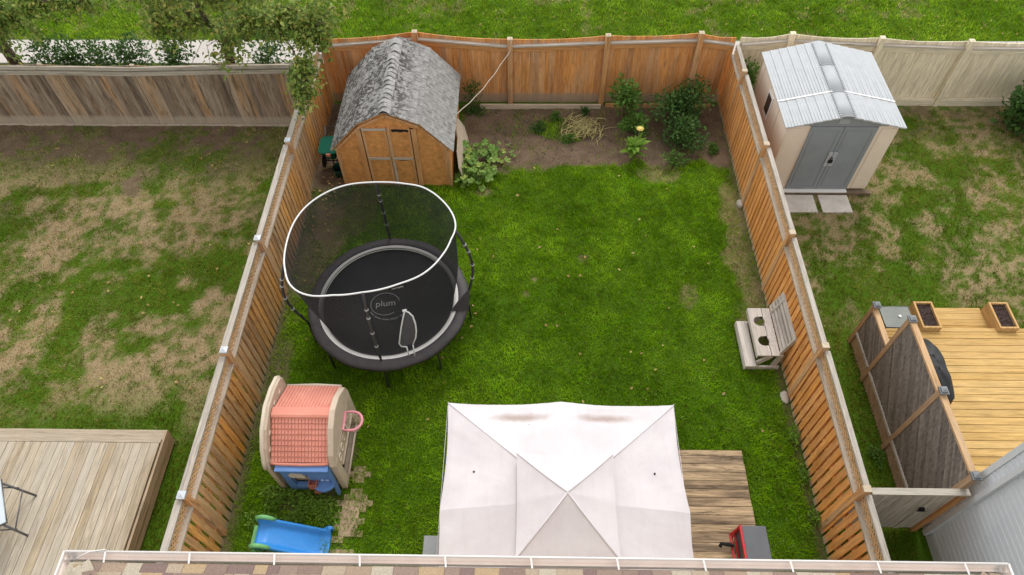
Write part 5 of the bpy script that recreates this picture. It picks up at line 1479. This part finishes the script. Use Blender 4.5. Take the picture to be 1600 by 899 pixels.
# green wheelbarrow standing behind the shed corner
def barrow():
    E = thing('spreader_cart', 'dark green garden cart tucked between the shed and the patchy fence', 'cart', (-4.5, 12.1, 0))
    gm = plain('green_plastic', (0.004,0.10,0.062), 0.75, 0.08, spec=0.15)
    cx, cy = -4.50, 12.12
    m = MB(); P = []
    for z, hx, hy in ((0.30, 0.12, 0.16), (0.58, 0.21, 0.27), (0.60, 0.235, 0.295), (0.585, 0.235, 0.295)):
        P.append([(cx+hx*math.cos(t)*(abs(math.cos(t))**6+abs(math.sin(t))**6)**(-1/6), cy+hy*math.sin(t)*(abs(math.cos(t))**6+abs(math.sin(t))**6)**(-1/6), z) for t in [2*math.pi*k/32 for k in range(33)]])
    m.grid(P); m.add(P[2][:-1], [list(range(32))]); m.build('hopper', gm, E)
    m = MB(); m.tube([(cx-0.14, cy+0.1, 0.35), (cx-0.14, cy+0.42, 0.78), (cx+0.14, cy+0.42, 0.78), (cx+0.14, cy+0.1, 0.35)], 0.016, 8); m.build('handle', M['steel_grey'], E)
    for s_ in (-1, 1):
        m = MB(); m.tube([(cx+s_*0.19, cy-0.05, 0.15), (cx+s_*0.23, cy-0.05, 0.15)], 0.145, 20); m.build('wheel', M['black'], E)
    m = MB(); m.tube([(cx-0.2, cy-0.05, 0.15), (cx+0.2, cy-0.05, 0.15)], 0.014, 6); m.tube([(cx, cy, 0.30), (cx+0.05, cy-0.28, 0.02)], 0.014, 6); m.build('axle', M['steel_dark'], E)
    m = MB(); m.box(cx-0.03, cx+0.07, cy-0.33, cy-0.27, 0.52, 0.60); m.build('label_tag', plain('orange_tag', (0.55,0.22,0.15), 0.6, 0.1), E)
barrow()
m = MB()
P = []
for z, r in ((0.0, 0.12), (0.24, 0.15), (0.26, 0.16)):
    P.append([(-4.28+r*math.cos(2*math.pi*k/24), 11.75+r*math.sin(2*math.pi*k/24), z) for k in range(25)])
m.grid(P); m.add(P[0][:-1], [list(range(24))]); o = m.build('bucket', plain('dark_green_bucket', (0.01,0.07,0.05), 0.5, 0.1)); o.modifiers.new('solid', 'SOLIDIFY').thickness = 0.006
tag(o, 'small dark green bucket beside the shed corner', 'bucket')

# ------------------------------------------------------------------ plants
def leaf_v(mb, p, d, nrm, L, Wd, fold=0.25):
    """pointed leaf, folded along its rib, 6 faces"""
    d = d.normalized(); s_ = d.cross(nrm)
    if s_.length < 1e-4: s_ = d.cross(Vector((1, 0.3, 0)))
    s_.normalize(); n = s_.cross(d).normalized()
    c1 = p+d*L*0.35-n*0.02*L; c2 = p+d*L*0.7-n*0.03*L; tip = p+d*L-n*0.10*L
    vs = [p, p+d*L*0.3+s_*Wd*0.5+n*fold*Wd*0.5, c1, p+d*L*0.3-s_*Wd*0.5+n*fold*Wd*0.5, p+d*L*0.7+s_*Wd*0.36+n*fold*Wd*0.3, c2, p+d*L*0.7-s_*Wd*0.36+n*fold*Wd*0.3, tip]
    mb.add(vs, [(0,2,1), (0,3,2), (1,2,5,4), (2,3,6,5), (4,5,7), (5,6,7)])
def leaf_q(mb, p, d, nrm, L, Wd):
    d = d.normalized(); s_ = d.cross(nrm)
    if s_.length < 1e-4: s_ = d.cross(Vector((1, 0.3, 0)))
    s_.normalize(); n = s_.cross(d)
    mb.add([p, p+d*L*0.45+s_*Wd*0.5+n*Wd*0.12, p+d*L-n*L*0.12, p+d*L*0.45-s_*Wd*0.5+n*Wd*0.12], [(0,3,2), (0,2,1)])
def rdir(rs, up=0.3):
    t = rs.uniform(0, 2*math.pi); z = rs.uniform(-0.5, 1.0)
    v = Vector((math.cos(t), math.sin(t), 0))*math.sqrt(max(0.05, 1-z*z))+Vector((0, 0, z*0.6+up)); return v.normalized()
M['leaf_dark'] = leafmat('leaf_dark', [(0.03,0.08,0.014),(0.055,0.13,0.022),(0.085,0.17,0.034),(0.04,0.10,0.018)])
M['leaf_mid'] = leafmat('leaf_mid', [(0.055,0.135,0.016),(0.09,0.195,0.026),(0.14,0.25,0.042),(0.07,0.16,0.02)])
M['leaf_bright'] = leafmat('leaf_bright', [(0.09,0.20,0.015),(0.15,0.28,0.025),(0.22,0.35,0.045),(0.12,0.23,0.02)])
M['leaf_squash'] = leafmat('leaf_squash', [(0.11,0.215,0.035),(0.17,0.295,0.055),(0.24,0.36,0.08),(0.14,0.25,0.045),(0.36,0.43,0.09)], 0.6, 0.2)
M['leaf_tree'] = leafmat('leaf_tree', [(0.12,0.215,0.03),(0.20,0.29,0.05),(0.34,0.39,0.085),(0.15,0.24,0.038),(0.40,0.34,0.09),(0.22,0.31,0.06),(0.07,0.13,0.022),(0.18,0.27,0.05)], 0.55, 0.35)
M['stem'] = plain('stem', (0.12,0.14,0.05), 0.8, 0.25, 10)
M['bark'] = plain('bark', (0.10,0.078,0.058), 0.95, 0.35, 14, 0.15, bstr=0.8)
M['straw'] = leafmat('straw', [(0.46,0.40,0.16),(0.56,0.48,0.22),(0.40,0.36,0.13)], 0.8, 0.1)
def bush(name, label, cat, c, rad, n, L, Wd, mat, seed, group=None, lobes=5, stems=6, quad=True, hang=0.0):
    rs = random.Random(seed)
    E = thing(name, label, cat, (c[0], c[1], 0), group)
    lb = [(Vector((c[0]+rs.uniform(-.6,.6)*rad[0], c[1]+rs.uniform(-.6,.6)*rad[1], c[2]+rs.uniform(-.35,.55)*rad[2])), rs.uniform(0.38, 0.62)) for _ in range(lobes)]
    mb = MB()
    for i in range(n):
        ctr, k = lb[rs.randrange(lobes)]
        t = rs.uniform(0, 2*math.pi); z = rs.uniform(-1, 1); r = (rs.random()**0.45)
        v = Vector((math.cos(t)*math.sqrt(1-z*z)*rad[0], math.sin(t)*math.sqrt(1-z*z)*rad[1], z*rad[2]))*k*r*1.25
        p = ctr+v
        if p.z < 0.02: continue
        d = v.normalized()*0.7+rdir(rs, 0.2-hang); l = L*rs.uniform(0.6, 1.3)
        (leaf_q if quad else leaf_v)(mb, p, d, rdir(rs, 0.8), l, Wd*l/L*rs.uniform(0.8, 1.2))
    mb.build('foliage', mat, E)
    st = MB()
    for i in range(stems):
        ctr, k = lb[i % lobes]; b0 = Vector((c[0]+rs.uniform(-.15,.15)*rad[0], c[1]+rs.uniform(-.15,.15)*rad[1], -0.02))
        st.tube([b0, b0.lerp(ctr, 0.5)+Vector((rs.uniform(-.05,.05), rs.uniform(-.05,.05), 0.03)), ctr+Vector((rs.uniform(-.1,.1), rs.uniform(-.1,.1), rad[2]*0.35))], [0.012, 0.009, 0.004], 5)
    st.build('stem', M['stem'], E)
    return E
bush('garden_plant', 'upright mid green leafy plant against the back fence, left of the big bush', 'plant', (2.5, 13.75, 0.62), (0.42,0.34,0.55), 750, 0.12, 0.055, M['leaf_mid'], 21, lobes=7)
bush('garden_plant', 'shorter bright green clump in front of the upright fence plant', 'plant', (2.62, 13.25, 0.28), (0.34,0.28,0.3), 420, 0.12, 0.06, M['leaf_mid'], 22)
bush('garden_bush', 'tallest dark green bush in the corner of the bed by the back fence', 'bush', (3.75, 13.6, 0.58), (0.72,0.52,0.62), 2200, 0.085, 0.045, M['leaf_dark'], 23, lobes=10)
bush('garden_bush', 'lower dark green bush in front of the tallest corner bush', 'bush', (3.85, 12.7, 0.36), (0.52,0.5,0.40), 1300, 0.085, 0.045, M['leaf_dark'], 24, lobes=8)
bush('garden_plant', 'small weedy plant at the grass edge below the dark bushes', 'plant', (3.55, 12.1, 0.15), (0.3,0.22,0.16), 260, 0.08, 0.04, M['leaf_mid'], 25)
def flowerplant():
    E = bush('flowering_plant', 'broad leaved plant with a single yellow bloom in the garden bed', 'plant', (2.62, 12.4, 0.2), (0.1,0.1,0.1), 4, 0.1, 0.05, M['leaf_bright'], 26)
    rs = random.Random(5); m = MB()
    for k in range(30):
        a = 2*math.pi*k/30*2.4; el = rs.uniform(0.15, 0.9); d = Vector((math.cos(a)*math.cos(el), math.sin(a)*math.cos(el), math.sin(el)))
        leaf_v(m, Vector((2.62, 12.42, 0.12+rs.uniform(0, .22))), d, Vector((0,0,1)), rs.uniform(0.26, 0.44), rs.uniform(0.10, 0.17))
    m.build('foliage', M['leaf_bright'], E)
    m = MB(); m.tube([(2.62,12.42,0.1),(2.66,12.55,0.4),(2.71,12.66,0.62)], 0.008, 6); m.build('flower_stem', M['stem'], E)
    m = MB()
    for k in range(14):
        a = 2*math.pi*k/14; d = Vector((math.cos(a), math.sin(a), 0.35)); leaf_q(m, Vector((2.71,12.66,0.63)), d, Vector((0,0,1)), 0.10, 0.05)
    m.tube([(2.71,12.66,0.62),(2.71,12.66,0.66)], 0.03, 8); m.build('flower', plain('petal', (0.75,0.58,0.16), 0.6, 0.25, 20), E)
flowerplant()
def squash():
    E = thing('squash_plant', 'sprawling squash plant with large pale green leaves beside the wooden shed', 'plant', (-1.1, 12.0, 0))
    rs = random.Random(3); m = MB(); st = MB(); cnt = 0
    while cnt < 150:
        f = rs.random()
        if f < 0.62: x, y = rs.gauss(-1.18, 0.24), rs.gauss(12.0, 0.40)
        elif f < 0.8: x, y = rs.gauss(-0.72, 0.26), rs.gauss(12.42, 0.14)
        else: x, y = rs.gauss(-1.15, 0.20), rs.gauss(11.55, 0.16)
        if x < -1.52 or y > 12.8 or y < 11.25 or x > -0.2: continue
        z = rs.uniform(0.06, 0.40)*(1-0.5*min(1, abs(x+1.2))); r = rs.uniform(0.045, 0.115)
        nrm = Vector((rs.gauss(0, .32), rs.gauss(-0.1, .32), 1)).normalized(); a0 = rs.uniform(0, 6.28)
        u = nrm.cross(Vector((0, 1, 0.1))).normalized(); v = nrm.cross(u); c = Vector((x, y, z)); vs = [c-nrm*0.018]
        n = 15
        for k in range(n):
            a = 2*math.pi*k/n; rr = r*(0.86+0.14*math.cos(a*5+a0))*(0.55 if k == 0 else 1)
            vs.append(c+(u*math.cos(a+a0)+v*math.sin(a+a0))*rr+nrm*0.02*math.cos(a*5+a0))
        m.add(vs, [(0, k+1, (k+1) % n+1) for k in range(n)], smooth=False)
        if cnt % 4 == 0: st.tube([(x*0.6-0.46, y, 0.0), (x, y, z-0.02)], 0.007, 5)
        cnt += 1
    m.build('foliage', M['leaf_squash'], E); st.build('stem', M['stem'], E)
squash()
def strawheap():
    rs = random.Random(8); m = MB()
    for k in range(150):
        p = Vector((1.45+rs.gauss(0, .22), 13.35+rs.gauss(0, .17), rs.uniform(0.02, 0.16))); a = rs.gauss(0.9, 0.7); L = rs.uniform(0.15, 0.5)
        d = Vector((math.cos(a), math.sin(a), rs.uniform(-0.15, 0.25))); m.tube([p-d*L/2, p+Vector((0, 0, 0.03)), p+d*L/2], [0.008, 0.009, 0.004], 4)
    tag(m.build('straw_heap', M['straw']), 'small heap of dry yellow stalks lying on the soil of the bed', 'straw heap')
strawheap()
# weeds in the bed and round the playhouse
def weed(c, r, h, n, mat, seed, L=0.07):
    pass
k = 0
for (x, y, r, lab) in ((-1.25, 13.95, 0.26, 'dark leafy weed in the corner between the shed and the back fence'), (0.75, 13.72, 0.16, 'low green weed between the pale plank and the straw heap'),
                       (0.35, 13.35, 0.20, 'flat green weed left of the straw heap'), (1.1, 12.9, 0.16, 'flat green weed just below the straw heap'), (1.55, 13.9, 0.14, 'green weed at the right end of the pale plank'),
                       (4.6, 12.6, 0.18, 'thin green weed at the slatted fence side of the bed'), (-1.3, 14.1, 0.22, 'green shrub top showing beside the shed roof at the back fence')):
    bush('weed', lab, 'weed', (x, y, 0.08 if k != 6 else 0.5), (r, r*0.8, 0.12 if k != 6 else 0.45), int(130+r*500), 0.075, 0.035, M['leaf_mid'] if k % 2 else M['leaf_dark'], 40+k, lobes=4, stems=3); k += 1
for (x, y, r, lab) in ((-4.1, 4.05, 0.26, 'leafy weeds at the fence end of the playhouse front'), (-3.65, 3.95, 0.22, 'leafy weeds on the bare soil before the play kitchen'), (-3.25, 3.8, 0.26, 'leafy weeds between the brick path and the slide'),
                       (-4.3, 3.7, 0.24, 'leafy weeds between the slide top and the patchy fence'), (-3.75, 3.65, 0.2, 'leafy weeds just behind the slide chute')):
    bush('weed', lab, 'weed', (x, y, 0.08), (r*1.05, r*0.8, 0.075), 420, 0.065, 0.032, M['leaf_bright'], 60+k, lobes=6, stems=3); k += 1
for i, (x, y, lab) in enumerate(((4.83, 5.2, 'tuft of weeds at the slatted fence beyond the flat stone'), (4.84, 4.55, 'tuft of weeds at the slatted fence beside the deck'), (4.84, 3.75, 'tuft of weeds at the slatted fence nearest the gate'), (6.15, 4.9, 'low weed on the shaded grass below the lattice skirt'))):
    bush('weed', lab, 'weed', (x, y, 0.07), (0.10, 0.2, 0.11), 120, 0.07, 0.032, M['leaf_bright'] if i < 3 else M['leaf_mid'], 80+i, lobes=4, stems=2)
bush('climbing_shrub', 'leafy shrub squeezed between the slatted fence and the plastic shed', 'shrub', (5.3, 14.0, 0.75), (0.24,0.28,0.75), 900, 0.085, 0.05, M['leaf_mid'], 91, lobes=8)
bush('garden_shrub', 'dark broad leaved shrub at the cream fence, at the edge of the photo', 'shrub', (12.0, 13.35, 0.62), (0.78,0.65,0.85), 1500, 0.15, 0.085, M['leaf_dark'], 92, lobes=10, quad=False)
for i, (x, r, lab) in enumerate(((-11.85, 0.34, 'sprawling shrub beyond the weathered fence, nearest the far tree'), (-11.15, 0.30, 'dark compact shrub beyond the weathered fence, second from the far tree'), (-10.45, 0.42, 'widest dark shrub beyond the weathered fence'),
                                 (-9.55, 0.36, 'shrub beyond the weathered fence between the two trees'), (-8.6, 0.34, 'shrub beyond the weathered fence beside the near tree trunk'), (-6.35, 0.42, 'shrub beyond the weathered fence close to the patchy fence corner'))):
    bush('hedge_shrub', lab, 'shrub', (x, 14.62, 1.05), (r*1.3, r, 0.75), 700, 0.10, 0.055, M['leaf_dark'], 100+i, 'shrubs between the weathered fence and the path', lobes=7)

# ------------------------------------------------------------------ trees over the weathered fence
def tree(name, label, base, limbs, clusters, seed, nleaf, L=0.085):
    rs = random.Random(seed)
    E = thing(name, label, 'tree', base)
    t = MB()
    for pts, r0, r1 in limbs:
        n = len(pts); t.tube(pts, [r0+(r1-r0)*i/(n-1) for i in range(n)], 8)
    t.build('trunk', M['bark'], E)
    fo = MB(); tw = MB()
    for (cx, cy, cz, rx, ry, rz, dn, anchor) in clusters:
        c = Vector((cx, cy, cz))
        # twigs fan out from the anchor and droop; leaves grow along the twigs
        nt_ = max(3, int(dn*26))
        for k in range(nt_):
            t_ = rs.uniform(0, 2*math.pi); z = rs.uniform(-1, 1); r = rs.random()**0.4
            e = c+Vector((math.cos(t_)*math.sqrt(1-z*z)*rx, math.sin(t_)*math.sqrt(1-z*z)*ry, z*rz))*r
            a = Vector(anchor); s0 = a.lerp(e, rs.uniform(0.3, 0.6)) if (e-a).length > 0.9 else a.lerp(e, 0.2)
            mid = s0.lerp(e, 0.55)+Vector((rs.gauss(0, .06), rs.gauss(0, .06), 0.10)); e.z -= 0.10
            if k % 3 == 0: tw.tube([s0, mid, e], [0.010, 0.007, 0.003], 4, caps=False)
            for q in range(int(nleaf)):
                f = rs.random(); f = f**0.7
                p = (s0.lerp(mid, f*2) if f < 0.5 else mid.lerp(e, f*2-1))+Vector((rs.gauss(0, .075), rs.gauss(0, .075), rs.gauss(0, .06)))
                d = Vector((rs.gauss(0, .6), rs.gauss(0, .6), rs.uniform(-1.0, 0.2))); l = L*rs.choice((0.5, 0.7, 0.9, 1.1, 1.35))*rs.uniform(0.85, 1.15)
                leaf_v(fo, p, d, rdir(rs, 0.9), l, l*rs.uniform(0.42, 0.6))
    fo.build('crown', M['leaf_tree'], E); tw.build('twig', M['bark'], E)
    return E
B1 = (-7.45, 14.85, 0)
tree('apple_tree', 'yellow green tree leaning over the corner of the weathered and patchy fences', B1,
     [([(-7.45,14.85,-0.1), (-7.35,14.75,1.0), (-7.2,14.6,1.7), (-7.0,14.2,2.3)], 0.13, 0.09),
      ([(-7.0,14.2,2.3), (-6.72,13.2,3.0), (-6.4,12.4,3.9), (-6.2,12.0,4.6)], 0.075, 0.03),
      ([(-7.05,14.25,2.25), (-6.3,13.6,2.9), (-5.4,13.1,3.2), (-4.5,12.7,3.1)], 0.06, 0.02),
      ([(-7.05,14.3,2.2), (-7.4,13.6,2.9), (-7.6,13.0,3.4), (-7.7,12.6,4.0)], 0.055, 0.02),
      ([(-6.85,13.6,2.7), (-6.9,12.9,3.4), (-6.95,12.4,4.2)], 0.045, 0.02),
      ([(-5.4,13.1,3.2), (-4.8,12.4,3.0), (-4.45,11.8,2.6)], 0.025, 0.008)],
     [(-5.0,12.9,3.3,0.75,0.5,0.45,3.2,(-5.2,13.0,3.2)), (-4.4,12.6,3.1,0.5,0.5,0.4,2.2,(-4.6,12.7,3.1)), (-4.5,11.9,2.6,0.40,0.42,0.40,1.9,(-4.6,12.1,2.9)), (-4.62,11.6,2.25,0.25,0.3,0.3,0.9,(-4.55,11.9,2.5)),
      (-5.8,12.7,3.4,0.6,0.5,0.5,1.8,(-5.9,13.2,3.1)), (-5.4,12.2,4.2,0.8,0.6,0.5,2.2,(-6.2,12.2,4.4)), (-6.9,12.9,3.2,0.6,0.5,0.5,1.4,(-6.9,13.0,3.3)), (-7.5,12.8,3.2,0.5,0.45,0.5,1.5,(-7.6,12.9,3.5)),
      (-7.1,12.3,4.1,0.8,0.5,0.5,1.6,(-6.95,12.4,4.2)), (-6.6,13.5,2.6,0.5,0.4,0.35,1.1,(-6.6,13.5,2.75)), (-6.3,12.6,2.6,0.45,0.4,0.35,0.7,(-6.3,13.0,3.0)),
      (-4.0,12.8,3.6,0.45,0.5,0.5,1.0,(-4.5,12.7,3.2)), (-6.2,12.0,4.7,0.9,0.6,0.5,1.8,(-6.2,12.0,4.6))], 31, 21, 0.10)
tree('apple_tree', 'dark trunked tree with yellow foliage at the far left corner of the photo', (-12.7, 14.7, 0),
     [([(-12.7,14.7,-0.1), (-12.5,14.4,1.0), (-12.1,13.9,2.0), (-11.5,13.3,2.8), (-11.0,12.9,3.6)], 0.16, 0.07),
      ([(-11.5,13.3,2.8), (-10.4,12.9,3.6), (-9.2,12.7,3.9)], 0.06, 0.02)],
     [(-10.9,12.9,3.4,0.6,0.5,0.5,2.4,(-11.0,12.9,3.5)), (-11.4,13.2,2.6,0.35,0.35,0.5,0.9,(-11.5,13.3,2.8)), (-9.9,12.9,3.7,0.7,0.45,0.35,2.0,(-10.2,12.9,3.7)), (-9.0,12.8,3.75,0.6,0.4,0.3,1.3,(-9.3,12.7,3.9)), (-11.5,12.6,4.0,0.7,0.5,0.5,1.6,(-11.0,12.9,3.6)), (-10.6,13.2,2.9,0.35,0.3,0.3,0.6,(-11.0,13.0,3.4)), (-8.4,12.7,3.9,0.5,0.4,0.25,0.6,(-9.2,12.7,3.9))], 32, 21, 0.10)

# ------------------------------------------------------------------ fallen leaves and crumbs (uncountable)
rs = random.Random(77); m = MB()
for k in range(420):
    if k < 230: x, y = rs.uniform(-15, 15), rs.uniform(17.0, 21)
    elif k < 300: x, y = rs.uniform(-4.6, 4.6), rs.uniform(5.0, 12)
    elif k < 360: x, y = rs.uniform(-12, -5.2), rs.uniform(6, 13.3)
    else: x, y = rs.uniform(-4.8, -4.2), rs.uniform(10, 13)
    a = rs.uniform(0, 6.28); z = 0.055
    leaf_q(m, Vector((x, y, z)), Vector((math.cos(a), math.sin(a), rs.uniform(-.2, .2))), Vector((rs.gauss(0, .3), rs.gauss(0, .3), 1)), rs.uniform(0.05, 0.10), rs.uniform(0.04, 0.07))
tag(m.build('fallen_leaves', leafmat('dead_leaf', [(0.40,0.27,0.10),(0.30,0.17,0.07),(0.48,0.38,0.14),(0.36,0.24,0.12)], 0.8, 0.1)), 'scattered small fallen leaves on the grass', 'leaves', kind='stuff')
# soil clods and pebbles on the bed
m = MB()
for k in range(900):
    x, y = rs.uniform(-1.4, 4.6), rs.uniform(12.15, 14.1); r = rs.uniform(0.008, 0.028)
    v = [Vector((rs.gauss(0, 1), rs.gauss(0, 1), rs.gauss(0, 1))).normalized()*r for _ in range(1)]
    o6 = [Vector((r,0,0)), Vector((-r*rs.uniform(.6,1.2),0,0)), Vector((0,r*rs.uniform(.6,1.2),0)), Vector((0,-r,0)), Vector((0,0,r*0.8)), Vector((0,0,-r*0.8))]
    m.add([Vector((x, y, 0.01))+q for q in o6], [(0,2,4),(2,1,4),(1,3,4),(3,0,4),(2,0,5),(1,2,5),(3,1,5),(0,3,5)])
tag(m.build('soil_clods', leafmat('clod', [(0.14,0.10,0.075),(0.10,0.072,0.055),(0.18,0.13,0.10),(0.30,0.25,0.2),(0.12,0.085,0.065)], 0.95, 0.0)), 'loose clods and pebbles on the garden bed soil', 'soil', kind='stuff')
